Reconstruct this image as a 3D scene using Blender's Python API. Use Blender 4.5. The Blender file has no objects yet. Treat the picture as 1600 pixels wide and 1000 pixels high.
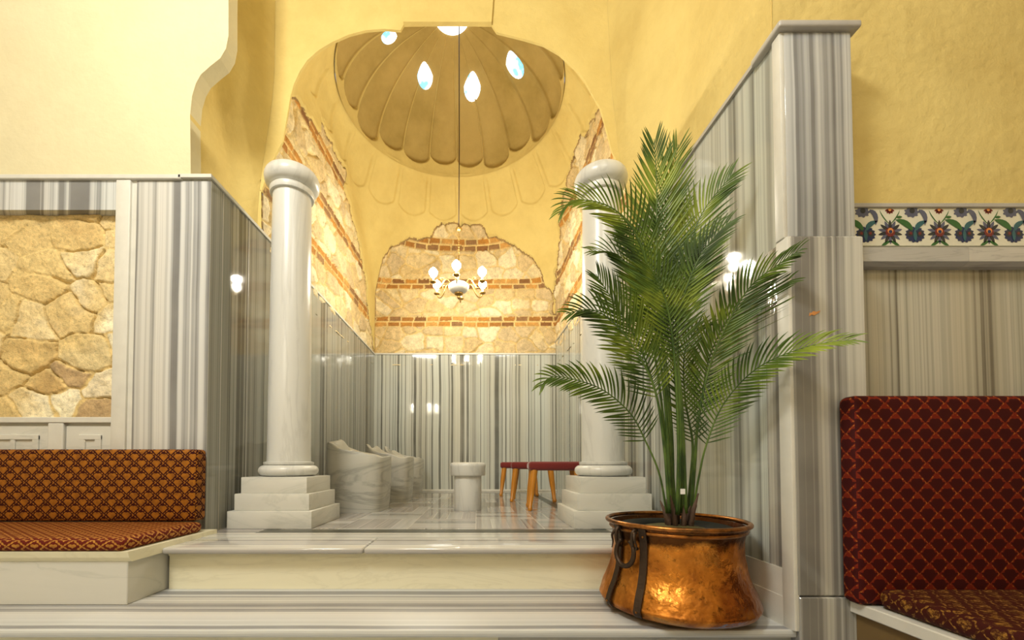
import bpy, bmesh, math, random
import numpy as np
from mathutils import Vector, Matrix, geometry, noise as mnoise
from mathutils.bvhtree import BVHTree

random.seed(7)
rng = np.random.default_rng(7)
C = bpy.context.scene.collection
SC = bpy.context.scene

# ------------------------------------------------------------------ camera
H = 0.84                      # eye height; all shapes below are written relative to the eye level
F, PPX, PPY, PITCH = 640.0, 745.0, 707.0, math.radians(1.5)
cam = bpy.data.cameras.new('camera')
cam.sensor_width = 36.0
cam.lens = F / 1600 * 36
cam.shift_x = (800 - PPX) / 1600
cam.shift_y = (PPY - 500) / 1600
cam.clip_start = 0.02
camo = bpy.data.objects.new('camera', cam)
camo.location = (0, 0, H)
camo.rotation_euler = (math.pi / 2 + PITCH, 0, 0)
C.objects.link(camo)
SC.camera = camo

# ------------------------------------------------------------------ world, exposure, room lights
w = bpy.data.worlds.new('world'); SC.world = w; w.use_nodes = True
w.node_tree.nodes['Background'].inputs[0].default_value = (0.35, 0.6, 1.0, 1)
w.node_tree.nodes['Background'].inputs[1].default_value = 0.6
SC.view_settings.view_transform = 'Standard'
SC.view_settings.look = 'None'
SC.view_settings.gamma = 1.0
SC.view_settings.use_curve_mapping = False
SC.view_settings.exposure = 0.32

def area(name, loc, target, size, power, col):
    l = bpy.data.lights.new(name, 'AREA'); l.shape = 'SQUARE'; l.size = size
    l.energy = power; l.color = col
    o = bpy.data.objects.new(name, l); C.objects.link(o)
    o.location = (loc[0], loc[1], loc[2] + H)
    d = Vector(target) - Vector(loc)
    o.rotation_euler = d.to_track_quat('-Z', 'Y').to_euler()
    return o
def point(name, loc, power, col, r=0.05):
    l = bpy.data.lights.new(name, 'POINT'); l.energy = power; l.color = col; l.shadow_soft_size = r
    o = bpy.data.objects.new(name, l); C.objects.link(o)
    o.location = (loc[0], loc[1], loc[2] + H)
    return o
WARM = (1.0, 0.93, 0.77)
area('unseen_room_light', (-1.7, -0.3, 3.85), (-0.3, 3.2, 0.4), 0.9, 118, (1.0, 0.975, 0.90))  # added area light standing for the unseen room light from upper left
area('unseen_room_light', (1.0, -1.2, 4.1), (0.3, 2.5, 0.4), 0.8, 42, (1.0, 0.975, 0.90))  # added soft fill, set high so the marble does not mirror it

# ------------------------------------------------------------------ helpers
def P(px, py, Y):
    """point of the photographed place that lies at distance Y, eye-relative"""
    x = (px - PPX) / F; u = (PPY - py) / F
    fy = math.cos(PITCH) - u * math.sin(PITCH)
    fz = math.sin(PITCH) + u * math.cos(PITCH)
    return Vector((x * Y / fy, Y, fz * Y / fy))
def pixnp(x, y, z):
    f = y * math.cos(PITCH) + z * math.sin(PITCH)
    u = -y * math.sin(PITCH) + z * math.cos(PITCH)
    return PPX + F * x / f, PPY - F * u / f

def link(name, me, mat=None, parent=None, loc=None):
    o = bpy.data.objects.new(name, me); C.objects.link(o)
    if mat is not None:
        for m in (mat if isinstance(mat, (list, tuple)) else [mat]): me.materials.append(m)
    if parent is not None: o.parent = parent
    else: o.location = (0, 0, H) if loc is None else loc
    return o
def obj(name, bm, mat, parent=None, smooth=False, angle=None):
    me = bpy.data.meshes.new(name)
    bmesh.ops.recalc_face_normals(bm, faces=bm.faces)
    bm.to_mesh(me); bm.free()
    if smooth:
        me.polygons.foreach_set('use_smooth', [True] * len(me.polygons))
        if angle: me.set_sharp_from_angle(angle=math.radians(angle))
    return link(name, me, mat, parent)
def thing(name, label, cat, loc=(0, 0, 0), group=None):
    o = bpy.data.objects.new(name, None); C.objects.link(o)
    o.location = (loc[0], loc[1], loc[2] + H); o.empty_display_size = 0.1
    o['label'] = label; o['category'] = cat
    if group: o['group'] = group
    return o
def tag(o, label, cat, group=None):
    o['label'] = label; o['category'] = cat
    if group: o['group'] = group
    return o
def struct(o): o['kind'] = 'structure'; return o

def add_box(bm, a, b, bev=0.0, seg=1, mat=0):
    r = bmesh.ops.create_cube(bm, size=1)
    vs = r['verts']
    for v in vs:
        for i in range(3): v.co[i] = (a[i] + b[i]) / 2 + v.co[i] * (b[i] - a[i])
    if bev > 0:
        es = list({e for v in vs for e in v.link_edges})
        bmesh.ops.bevel(bm, geom=es, offset=bev, segments=seg, affect='EDGES', profile=0.5)
    return vs
def add_hexa(bm, bot, top):
    vb = [bm.verts.new(p) for p in bot]; vt = [bm.verts.new(p) for p in top]
    n = len(bot)
    bm.faces.new(vb[::-1]); bm.faces.new(vt)
    for i in range(n): bm.faces.new((vb[i], vb[(i + 1) % n], vt[(i + 1) % n], vt[i]))
def add_poly(bm, pts, ext):
    """solid from a planar polygon pushed along ext"""
    ext = Vector(ext)
    f = [bm.verts.new(p) for p in pts]; b = [bm.verts.new(Vector(p) + ext) for p in pts]
    for t in geometry.tessellate_polygon([[Vector(p) for p in pts]]):
        bm.faces.new([f[i] for i in t]); bm.faces.new([b[i] for i in t][::-1])
    n = len(pts)
    for i in range(n): bm.faces.new((f[i], f[(i + 1) % n], b[(i + 1) % n], b[i]))
def add_lathe(bm, prof, c=(0, 0), n=48, caps=True, fn=None):
    rings = []
    for r, z in prof:
        ring = []
        for k in range(n):
            a = 2 * math.pi * k / n
            rr = r if fn is None else fn(r, z, a)
            ring.append(bm.verts.new((c[0] + rr * math.cos(a), c[1] + rr * math.sin(a), z)))
        rings.append(ring)
    for i in range(len(rings) - 1):
        for k in range(n):
            k2 = (k + 1) % n
            bm.faces.new((rings[i][k], rings[i][k2], rings[i + 1][k2], rings[i + 1][k]))
    if caps:
        bm.faces.new(rings[0][::-1]); bm.faces.new(rings[-1])
def add_tube(bm, pts, rad, n=8, closed=False):
    pts = [Vector(p) for p in pts]; m = len(pts)
    if not isinstance(rad, (list, tuple)): rad = [rad] * m
    rings = []; up = None
    for i in range(m):
        a = pts[(i - 1) % m] if (i > 0 or closed) else pts[i]
        b = pts[(i + 1) % m] if (i < m - 1 or closed) else pts[i]
        t = (b - a).normalized()
        if up is None:
            up = t.orthogonal().normalized()
        up = (up - t * up.dot(t)).normalized()
        s = t.cross(up)
        rings.append([bm.verts.new(pts[i] + (up * math.cos(2 * math.pi * k / n) + s * math.sin(2 * math.pi * k / n)) * rad[i]) for k in range(n)])
    for i in range(m if closed else m - 1):
        A, B = rings[i], rings[(i + 1) % m]
        for k in range(n):
            bm.faces.new((A[k], A[(k + 1) % n], B[(k + 1) % n], B[k]))
    if not closed:
        bm.faces.new(rings[0][::-1]); bm.faces.new(rings[-1])
def catmull(pts, n=8):
    pts = [Vector(p) for p in pts]
    q = [pts[0] * 2 - pts[1]] + pts + [pts[-1] * 2 - pts[-2]]
    out = []
    for i in range(1, len(q) - 2):
        for k in range(n):
            t = k / n
            a, b, c, d = q[i - 1], q[i], q[i + 1], q[i + 2]
            out.append(0.5 * ((2 * b) + (c - a) * t + (2 * a - 5 * b + 4 * c - d) * t * t + (3 * b - a - 3 * c + d) * t ** 3))
    out.append(pts[-1]); return out
def box_uv(o):
    me = o.data; uv = me.uv_layers.new(name='UVMap')
    for p in me.polygons:
        n = p.normal
        ax = max(range(3), key=lambda i: abs(n[i]))
        for li in p.loop_indices:
            c = me.vertices[me.loops[li].vertex_index].co
            if ax == 1: u = (c.x, c.z)
            elif ax == 2: u = (c.x, c.y)
            else: u = (c.y, c.z)
            uv.data[li].uv = u

# ---- numpy noise
def _hash(ix, iy, s):
    n = np.sin(ix * 127.1 + iy * 311.7 + s * 74.7) * 43758.5453
    return n - np.floor(n)
def vnoise(x, y, s=0):
    ix, iy = np.floor(x), np.floor(y); fx, fy = x - ix, y - iy
    fx = fx * fx * (3 - 2 * fx); fy = fy * fy * (3 - 2 * fy)
    a, b = _hash(ix, iy, s), _hash(ix + 1, iy, s); c, d = _hash(ix, iy + 1, s), _hash(ix + 1, iy + 1, s)
    return a + (b - a) * fx + (c - a) * fy + (a - b - c + d) * fx * fy
def fbm(x, y, s=0, o=4):
    t = 0; a = 0.5; n = 0
    for i in range(o):
        t = t + a * vnoise(x * 2 ** i, y * 2 ** i, s + i * 3.1); n += a; a *= 0.5
    return t / n
def sstep(a, b, x):
    t = np.clip((x - a) / (b - a), 0, 1); return t * t * (3 - 2 * t)
def inpoly(px, py, poly):
    r = np.zeros(px.shape, bool); n = len(poly)
    for i in range(n):
        x1, y1 = poly[i]; x2, y2 = poly[(i + 1) % n]
        if y1 == y2: continue
        c = ((y1 > py) != (y2 > py)) & (px < (x2 - x1) * (py - y1) / (y2 - y1) + x1)
        r ^= c
    return r
def voro(u, v, cu, cv, s, jit=0.8):
    """distance to the two nearest stone centres and the id of the nearest"""
    u = u / cu; v = v / cv
    iu, iv = np.floor(u), np.floor(v)
    f1 = np.full(u.shape, 9.0); f2 = f1.copy(); idn = f1.copy()
    for di in (-1, 0, 1):
        for dj in (-1, 0, 1):
            jj = iv + dj
            ii = iu + di
            ox = 0.5 + (_hash(ii, jj, s) - 0.5) * jit; oy = 0.5 + (_hash(ii, jj, s + 5) - 0.5) * jit
            dx = u - ii - ox; dy = v - jj - oy
            d = (np.abs(dx) ** 2.6 + np.abs(dy) ** 2.6) ** (1 / 2.6)
            h = _hash(ii, jj, s + 9)
            closer = d < f1
            f2 = np.where(closer, f1, np.minimum(f2, d))
            idn = np.where(closer, h, idn); f1 = np.where(closer, d, f1)
    return f1, f2, idn
PAL_STONE = np.array([[.64, .50, .28], [.78, .68, .46], [.56, .38, .15], [.86, .78, .55], [.46, .32, .16], [.72, .58, .30]])
PAL_BRICK = np.array([[.38, .17, .035], [.48, .22, .04], [.24, .11, .035], [.56, .30, .08], [.28, .15, .06]])
MORTAR = np.array([.72, .54, .23])
def masonry(u, z, s, cu=.36, cv=.25, bands=True, mortar=0.16, flush=0.35):
    """height (m) and colour of rubble stone with double brick courses"""
    wu = u + (fbm(u * 5, z * 5, s + 1) - .5) * .10; wz = z + (fbm(u * 5, z * 5, s + 2) - .5) * .09
    f1, f2, idn = voro(wu, wz, cu, cv, s)
    e = f2 - f1
    st = sstep(0.02, mortar, e)
    k = (idn * 977) % 1.0
    rough = fbm(u * 14, z * 14, s + 3, 5)
    if bands: hgt = .010 + st * (.006 + .022 * k) + (rough - .5) * .045
    else: hgt = .020 + st * .016 * k + (rough - .5) * .034
    # dark chipped joints on some stones
    crack = (e < (.045 if bands else .035)) & (fbm(u * 3.1, z * 3.1, s + 4) > (.47 if bands else .53))
    hgt = np.where(crack, hgt - .030, hgt)
    pal = PAL_STONE[(idn * 6).astype(int) % 6]
    if bands: pal = pal * .5 + np.array([.68, .56, .33]) * .5
    fine = fbm(u * 22, z * 22, s + 8, 4)[..., None]
    blot = fbm(u * 9, z * 9, s + 31, 4)[..., None]
    col = pal * (0.60 + .5 * fine + .28 * blot)
    mcol = MORTAR * (0.8 + .35 * fine)
    m = np.clip(sstep(0.03, mortar * .8, e) * (1 - flush * sstep(.45, .7, fbm(u * 2.3, z * 2.3, s + 6))), 0, 1)[..., None]
    col = mcol * (1 - m) + col * m
    if bands:
        zb = (z + (fbm(u * 2.0, z * 0, s) - .5) * .03 - 2.167) % 0.605
        inb = zb < 0.172
        row = np.floor(zb / 0.086)
        bu = u / .20 + row * .43 + _hash(row + np.floor((z - 2.167) / .605) * 7, row * 0, s)
        fu = bu - np.floor(bu); fz = zb / 0.086 - row
        rag = (fbm(u * 30, z * 30, s + 12) - .5) * .12
        br = (fu > .07 + rag) & (fu < .95 + rag) & (fz > .12 + rag) & (fz < .86 + rag)
        rid = _hash(np.floor(bu), row + np.floor((z - 2.167) / .605) * 3, s + 2)
        bcol = PAL_BRICK[(rid * 5).astype(int) % 5] * (0.75 + .5 * fine)
        col = np.where(inb[..., None], np.where(br[..., None], bcol, mcol), col)
        hgt = np.where(inb, np.where(br, .016 + .01 * rid + (rough - .5) * .015, .0), hgt)
    return hgt, col
def grid_mesh(name, pos, mats, col=None, midx=None, keep=None, closed=False, smooth=True):
    """pos: (rows, cols, 3)"""
    R_, K_ = pos.shape[:2]
    idx = np.arange(R_ * K_).reshape(R_, K_)
    if closed: idx2 = np.concatenate([idx, idx[:, :1]], 1)
    else: idx2 = idx
    q = np.stack([idx2[:-1, :-1], idx2[:-1, 1:], idx2[1:, 1:], idx2[1:, :-1]], -1)
    qs = q.reshape(-1, 4)
    if midx is not None: mi = midx.reshape(-1)
    if keep is not None:
        kk = keep.reshape(-1); qs = qs[kk]
        if midx is not None: mi = mi[kk]
    me = bpy.data.meshes.new(name)
    me.vertices.add(R_ * K_); me.vertices.foreach_set('co', pos.reshape(-1).astype(np.float32))
    n = len(qs)
    me.loops.add(n * 4); me.loops.foreach_set('vertex_index', qs.reshape(-1).astype(np.int32))
    me.polygons.add(n); me.polygons.foreach_set('loop_start', np.arange(0, n * 4, 4, dtype=np.int32))
    me.polygons.foreach_set('loop_total', np.full(n, 4, dtype=np.int32))
    if midx is not None: me.polygons.foreach_set('material_index', mi.astype(np.int32))
    me.polygons.foreach_set('use_smooth', np.full(n, smooth))
    me.update(calc_edges=True); me.validate()
    if col is not None:
        a = me.color_attributes.new('stone_colour', 'FLOAT_COLOR', 'POINT')
        c4 = np.ones((R_ * K_, 4), np.float32); c4[:, :3] = np.clip(col.reshape(-1, 3), 0, 1)
        a.data.foreach_set('color', c4.reshape(-1))
    for m in mats: me.materials.append(m)
    return me

# ------------------------------------------------------------------ node materials
class NT:
    def __init__(s, name):
        s.m = bpy.data.materials.new(name); s.m.use_nodes = True
        s.t = s.m.node_tree; s.b = s.t.nodes['Principled BSDF']
    def n(s, typ, **kw):
        x = s.t.nodes.new(typ)
        for k, v in kw.items(): setattr(x, k, v)
        return x
    def put(s, sock, v):
        if hasattr(v, 'is_linked') or isinstance(v, bpy.types.NodeSocket): s.t.links.new(v, sock)
        else:
            if isinstance(v, (tuple, list)) and len(v) == 3 and sock.type == 'RGBA': v = (*v, 1)
            sock.default_value = v
    def math(s, op, a, b=0.0, c=None, clamp=False):
        x = s.n('ShaderNodeMath', operation=op, use_clamp=clamp)
        s.put(x.inputs[0], a); s.put(x.inputs[1], b)
        if c is not None: s.put(x.inputs[2], c)
        return x.outputs[0]
    def coord(s, which='Object'): return s.n('ShaderNodeTexCoord').outputs[which]
    def sep(s, v):
        x = s.n('ShaderNodeSeparateXYZ'); s.put(x.inputs[0], v); return x.outputs
    def comb(s, a, b, c):
        x = s.n('ShaderNodeCombineXYZ')
        for i, v in enumerate((a, b, c)): s.put(x.inputs[i], v)
        return x.outputs[0]
    def noise(s, v, scale=1, detail=3, rough=.5, dim='3D', dist=0):
        x = s.n('ShaderNodeTexNoise', noise_dimensions=dim)
        if dim == '1D': s.put(x.inputs['W'], v)
        else: s.put(x.inputs['Vector'], v)
        x.inputs['Scale'].default_value = scale; x.inputs['Detail'].default_value = detail
        x.inputs['Roughness'].default_value = rough; x.inputs['Distortion'].default_value = dist
        return x.outputs[0]
    def ramp(s, f, stops, interp='LINEAR'):
        x = s.n('ShaderNodeValToRGB'); r = x.color_ramp; r.interpolation = interp
        while len(r.elements) < len(stops): r.elements.new(0.5)
        for e, (p, c) in zip(r.elements, stops):
            e.position = p; e.color = (*c, 1) if isinstance(c, (tuple, list)) else (c, c, c, 1)
        s.put(x.inputs[0], f); return x.outputs[0]
    def mix(s, f, a, b, mode='MIX'):
        x = s.n('ShaderNodeMix', data_type='RGBA', blend_type=mode)
        s.put(x.inputs[0], f); s.put(x.inputs[6], a); s.put(x.inputs[7], b); return x.outputs[2]
    def bump(s, h, strength=.3, dist=.01):
        x = s.n('ShaderNodeBump'); x.inputs['Strength'].default_value = strength; x.inputs['Distance'].default_value = dist
        s.put(x.inputs['Height'], h); s.put(s.b.inputs['Normal'], x.outputs[0])
    def fin(s, col=None, rough=None, metal=None, **kw):
        if col is not None: s.put(s.b.inputs['Base Color'], col)
        if rough is not None: s.put(s.b.inputs['Roughness'], rough)
        if metal is not None: s.put(s.b.inputs['Metallic'], metal)
        for k, v in kw.items(): s.put(s.b.inputs[k], v)
        return s.m

def plain(name, col, rough=.5, metal=0.0, bump=None, **kw):
    t = NT(name)
    n = t.noise(t.coord(), 12, 4)
    c = t.mix(n, tuple(x * .88 for x in col), tuple(min(1, x * 1.1) for x in col))
    if bump: t.bump(t.noise(t.coord(), bump[0], 4), bump[1], .005)
    return t.fin(c, rough, metal, **kw)

def striped(name, mode='u', k=1.0, seed=0.0, contrast=1.0, rough=.05, light=(.55, .57, .52), mid=(.24, .25, .225), dark=(.075, .075, .068), broad=False):
    """Marmara marble with straight grey bands. mode u: vertical bands on walls; h: bands lying along X"""
    t = NT(name); o = t.sep(t.coord())
    if mode == 'u': w0 = t.math('ADD', o[0], o[1])
    elif mode == 'y': w0 = o[0]
    else: w0 = t.math('ADD', o[2], o[1])
    warp = t.noise(t.coord(), 1.1, 2)
    w1 = t.math('MULTIPLY_ADD', warp, .022, w0)
    w1 = t.math('ADD', w1, seed)
    a = t.noise(w1, 5.5 * k, 1.0, .5, '1D')
    b = t.noise(t.math('ADD', w1, 13.7), 20 * k, 3.0, .6, '1D')
    c = t.noise(t.math('ADD', w1, 31.1), 75 * k, 2.0, .6, '1D')
    s = t.math('ADD', t.math('MULTIPLY', a, .42), t.math('ADD', t.math('MULTIPLY', b, .48), t.math('MULTIPLY', c, .10)))
    s = t.math('MULTIPLY_ADD', t.math('SUBTRACT', s, .51), contrast * 2.8, .50)
    col = t.ramp(s, [(.22, dark), (.33, mid), (.40, tuple(x * .82 for x in light)), (.46, light), (.54, tuple(x * 1.06 for x in light)), (.60, tuple(x * .7 for x in light)), (.65, light), (.78, mid), (.86, dark)])
    cloud = t.noise(t.coord(), 3, 5)
    col = t.mix(t.math('MULTIPLY', cloud, .35), col, light)
    tint = t.ramp(t.noise(t.math('ADD', w1, 71), 3.2, 1, .5, '1D'), [(.35, (.98, 1.0, 1.0)), (.5, (1, 1, 1)), (.65, (1.0, .975, .93))])
    col = t.mix(1.0, col, tint, 'MULTIPLY')
    return t.fin(col, rough, 0.0)
def veined(name, light=(.74, .73, .69), vein=(.45, .45, .43), rough=.3, scale=2.0, stretch=(1, 1, 1), amt=.6):
    t = NT(name)
    mp = t.n('ShaderNodeMapping'); t.put(mp.inputs[0], t.coord()); mp.inputs['Scale'].default_value = stretch
    n = t.noise(mp.outputs[0], scale, 6, .55, dist=1.5)
    f = t.ramp(n, [(.35, 0.0), (.47, .25 * amt), (.5, amt), (.53, .2 * amt), (.7, .35 * amt)])
    c = t.mix(f, light, vein)
    return t.fin(c, rough, 0.0)

def plaster(name, col, bumpk=1.0, stain=(.52, .33, .09), st=.35, rough=.85):
    t = NT(name); co = t.coord()
    n1 = t.noise(co, 1.3, 5, .6); n2 = t.noise(co, 7, 6, .6)
    c = t.mix(t.ramp(n1, [(.4, 0.0), (.72, st)]), col, stain)
    c = t.mix(t.ramp(n2, [(.42, 0.0), (.75, .35)]), c, tuple(min(1, x * 1.12) for x in col))
    h = t.math('ADD', t.noise(co, 3.0, 3), t.math('MULTIPLY', t.noise(co, 24, 5, .6), .35))
    t.bump(h, .55 * bumpk, .03)
    return t.fin(c, rough, 0.0)

M = {}
M['plaster'] = plaster('plaster_yellow', (.70, .555, .20), stain=(.50, .34, .08), st=.5)
M['plaster_side'] = plaster('plaster_cream', (.66, .60, .385), bumpk=.5, st=.10)
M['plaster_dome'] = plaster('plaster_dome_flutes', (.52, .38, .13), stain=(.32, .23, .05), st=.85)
M['plaster_room'] = plaster('plaster_room', (.84, .72, .48), bumpk=.3, st=.1)
M['niche_marble'] = striped('marble_striped_niche', k=1.0, seed=3.3)
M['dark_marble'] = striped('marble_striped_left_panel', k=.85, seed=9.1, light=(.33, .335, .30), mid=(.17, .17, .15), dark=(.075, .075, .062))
M['pillar_marble'] = striped('marble_striped_pillar', k=.5, seed=5.2, light=(.60, .61, .60), mid=(.34, .35, .35), dark=(.13, .13, .13))
M['pillar_marble_b'] = striped('marble_striped_pillar_lower', k=.62, seed=41.7, light=(.58, .575, .52), mid=(.34, .335, .31), dark=(.12, .115, .11))
M['panel_marble'] = striped('marble_striped_panel', k=.42, seed=22.0, contrast=.85, light=(.50, .52, .47), mid=(.28, .29, .26), dark=(.13, .13, .115))
M['right_marble'] = striped('marble_striped_right_wall', k=.62, seed=6.4, contrast=.8, light=(.52, .50, .41), mid=(.40, .385, .31), dark=(.12, .105, .08))
M['step_marble'] = striped('marble_striped_step', mode='h', k=1.0, seed=1.0, rough=.38, light=(.58, .585, .575), mid=(.34, .345, .355), dark=(.19, .19, .20))
M['step_white'] = veined('marble_cream_step', (.82, .78, .58), (.68, .64, .46), .28, 2.2, (.6, 1, 3), .5)
M['tread_marble'] = striped('marble_grey_tread', mode='h', k=.6, seed=5.0, contrast=.7, rough=.10, light=(.60, .59, .55), mid=(.44, .43, .42), dark=(.27, .26, .26))
M['white_marble'] = veined('marble_white', (.66, .66, .62), (.46, .46, .43), .28, 1.4, (1.6, 1.6, .35), .45)
M['block_marble'] = veined('marble_white_block', (.64, .63, .57), (.48, .49, .44), .3, 2.0, (.5, .5, 2.2), .5)
M['basin_marble'] = veined('marble_carved', (.50, .49, .43), (.20, .20, .18), .28, .9, (.45, .45, 3.2), .6)
M['trim_white'] = plain('marble_trim', (.64, .63, .57), .4)
M['trim_grey'] = plain('marble_trim_grey', (.46, .44, .40), .3)
M['green_marble'] = plain('marble_dark_band', (.05, .055, .042), .3)
M['brass'] = plain('brass_aged', (.48, .30, .09), .35, .9)
M['iron'] = plain('iron_dark', (.055, .035, .022), .5, .7, bump=(60, .4))
M['cord'] = plain('cable_dark', (.06, .035, .02), .6)
M['black_plastic'] = plain('plastic_black', (.008, .010, .009), .6, **{'Specular IOR Level': .15})
M['soil'] = plain('moss_dry', (.07, .06, .012), .95, bump=(90, 1.0))
M['wood_gold'] = plain('wood_lacquered', (.50, .20, .018), .3)
M['velvet'] = plain('velvet_red', (.15, .007, .004), .85, bump=(200, .3))
M['velvet'].node_tree.nodes['Principled BSDF'].inputs['Sheen Weight'].default_value = .4
M['stain'] = plain('rust_stain', (.62, .27, .08), .6)
M['plinth_dark'] = plain('marble_brown', (.16, .10, .035), .3)
M['porcelain'] = plain('porcelain_white', (.88, .86, .80), .15)
M['paper'] = plain('paper_white', (.85, .85, .82), .6)
M['sheath'] = plain('palm_sheath', (.09, .05, .03), .8, bump=(70, .8))

def emit(name, col, strength):
    t = NT(name)
    return t.fin(col, .3, 0.0, **{'Emission Color': (*col, 1), 'Emission Strength': strength})
M['bulb'] = emit('bulb_glow', (1.0, .93, .75), 25)
M['skyglass'] = emit('glass_daylight', (.22, .55, 1.0), 1.2)
t = NT('glass_daylight_drop'); g = t.coord('Generated'); zz = t.sep(g)
cc = t.ramp(t.noise(t.coord(), 6, 2), [(.35, (.16, .55, 1.0)), (.52, (.9, .97, 1.0))])
M['skyglass'] = t.fin(cc, .2, 0, **{'Emission Color': cc, 'Emission Strength': 1.5})

# stone (colour comes from the masonry mesh)
t = NT('rubble_stone'); at = t.n('ShaderNodeAttribute'); at.attribute_name = 'stone_colour'
fn = t.noise(t.coord(), 55, 6, .65)
c = t.mix(1.0, at.outputs['Color'], t.ramp(fn, [(.28, .55), (.42, .95), (.62, 1.15)]), 'MULTIPLY')
t.bump(t.math('ADD', fn, t.noise(t.coord(), 160, 3)), .6, .008)
M['stone'] = t.fin(c, .9, 0.0)

# leaf
t = NT('palm_leaf'); co = t.coord()
n = t.noise(co, 5, 3)
c = t.ramp(n, [(.32, (.016, .045, .002)), (.5, (.065, .125, .005)), (.70, (.27, .34, .025))])
M['leaf'] = t.fin(c, .52, 0.0, **{'Transmission Weight': 0.0, 'Subsurface Weight': 0.0})
t = NT('palm_stem'); c = t.ramp(t.noise(t.coord(), 9, 3), [(.35, (.03, .07, .012)), (.65, (.10, .17, .03))])
M['stem'] = t.fin(c, .4, 0.0)

# hammered copper
t = NT('copper_hammered'); co = t.coord()
n1 = t.noise(co, 5.0, 6, .6); n2 = t.noise(co, 26, 5, .7); n3 = t.noise(co, 70, 3)
c = t.ramp(n1, [(.30, (.16, .045, .010)), (.45, (.55, .21, .035)), (.58, (.80, .34, .065)), (.75, (.92, .50, .13))])
spots = t.ramp(n2, [(.30, 0.25), (.42, 1.0)])
c = t.mix(1.0, c, spots, 'MULTIPLY')
zc_ = t.sep(co)[2]
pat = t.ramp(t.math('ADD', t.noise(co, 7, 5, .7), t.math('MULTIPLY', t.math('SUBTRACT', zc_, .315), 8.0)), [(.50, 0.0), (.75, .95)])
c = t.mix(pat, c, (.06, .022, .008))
big = t.ramp(t.noise(co, 2.6, 4, .6), [(.50, 0.0), (.58, .8)])
c = t.mix(big, c, (.17, .035, .008))
rg = t.ramp(n1, [(.3, .55), (.6, .20)])
t.bump(t.math('ADD', t.noise(co, 9, 3), t.math('MULTIPLY', n3, .12)), .45, .03)
M['copper'] = t.fin(c, rg, .95)
t = NT('copper_rim_dark'); n1 = t.noise(t.coord(), 14, 5, .6)
c = t.ramp(n1, [(.35, (.07, .035, .015)), (.6, (.42, .17, .04))])
M['copper_rim'] = t.fin(c, .32, .9)

# brocade: staggered golden fans and ogee lines on maroon
def brocade(name, pu, pv, ground, gold, lw=.05, fan=1.0, goldmix=1.0, fancol=None, fansz=1.0, patchy=False):
    t = NT(name); uv = t.sep(t.coord('UV'))
    wob = t.math('MULTIPLY', t.math('SINE', t.math('MULTIPLY', uv[1], 2 * math.pi / pv)), .0)
    a = t.math('DIVIDE', uv[0], pu); b = t.math('DIVIDE', uv[1], pv)
    fa = t.math('SUBTRACT', t.math('FRACT', a), .5); fb = t.math('SUBTRACT', t.math('FRACT', b), .5)
    ga = t.math('SUBTRACT', t.math('FRACT', t.math('ADD', a, .5)), .5); gb = t.math('SUBTRACT', t.math('FRACT', t.math('ADD', b, .5)), .5)
    s = t.math('ADD', t.math('ABSOLUTE', fa), t.math('ABSOLUTE', fb))
    inA = t.math('LESS_THAN', s, .5)
    la = t.math('ADD', t.math('MULTIPLY', fa, inA), t.math('MULTIPLY', ga, t.math('SUBTRACT', 1, inA)))
    lb = t.math('ADD', t.math('MULTIPLY', fb, inA), t.math('MULTIPLY', gb, t.math('SUBTRACT', 1, inA)))
    ab = t.math('ABSOLUTE', la)
    # scalloped ogee outline
    edge = t.math('ABSOLUTE', t.math('SUBTRACT', s, .5))
    wv = t.math('MULTIPLY', t.math('SINE', t.math('MULTIPLY', la, 40.0)), .03)
    line = t.math('LESS_THAN', t.math('ADD', edge, wv), lw)
    # heart / fan in the upper half: two lobes, and a wedge running to the foot
    dx = t.math('SUBTRACT', ab, .10); dy = t.math('SUBTRACT', lb, .06)
    r2 = t.math('ADD', t.math('MULTIPLY', dx, dx), t.math('MULTIPLY', dy, dy))
    lobe = t.math('LESS_THAN', r2, .0195 * fansz)
    wedge = t.math('MULTIPLY', t.math('LESS_THAN', t.math('ADD', t.math('MULTIPLY', ab, 1.15), t.math('MULTIPLY', t.math('SUBTRACT', .06, lb), .95)), .30 * fansz),
                   t.math('LESS_THAN', lb, .06))
    fanm = t.math('MAXIMUM', lobe, wedge)
    if patchy: line = t.math('MULTIPLY', line, t.math('GREATER_THAN', ab, .17))
    g = t.math('MAXIMUM', line, t.math('MULTIPLY', fanm, 0.0 if fancol else 1.0))
    fib = t.noise(t.coord('UV'), 420, 2)
    vary = t.noise(t.coord('UV'), 26, 4)
    gm = t.math('MULTIPLY', g, t.ramp(fib, [(.35, .35), (.55, 1.0)]))
    gm = t.math('MULTIPLY', gm, t.ramp(t.noise(t.coord('UV'), 75, 3, .6) if patchy else vary, [(.46, .06), (.60, 1.0)] if patchy else [(.3, .5), (.6, 1.0)]))
    gm = t.math('MULTIPLY', gm, goldmix)
    gr = ground if fancol is None else t.mix(fanm, ground, fancol)
    c = t.mix(gm, gr, gold)
    t.bump(t.math('ADD', g, t.math('MULTIPLY', fib, .4)), .5, .003)
    return t.fin(c, t.ramp(gm, [(0, .75), (1, .34)]), t.math('MULTIPLY', gm, .35), **{'Sheen Weight': .0, 'Specular IOR Level': .2})
M['brocade_l'] = brocade('brocade_left', .088, .078, (.034, .002, .001), (.46, .175, .016), lw=.030, fansz=1.3)
M['brocade_r'] = brocade('brocade_right', .076, .076, (.150, .011, .002), (.50, .17, .018), lw=.036, fancol=(.040, .0015, .001), goldmix=.85, fansz=1.7, patchy=True)
M['brocade_seat'] = brocade('brocade_right_seat', .085, .10, (.045, .005, .002), (.42, .21, .035), lw=.07, fansz=.9, patchy=True)
M['brocade_lseat'] = brocade('brocade_left_seat', .088, .060, (.11, .009, .003), (.56, .27, .045), lw=.07, fansz=.7)

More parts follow.
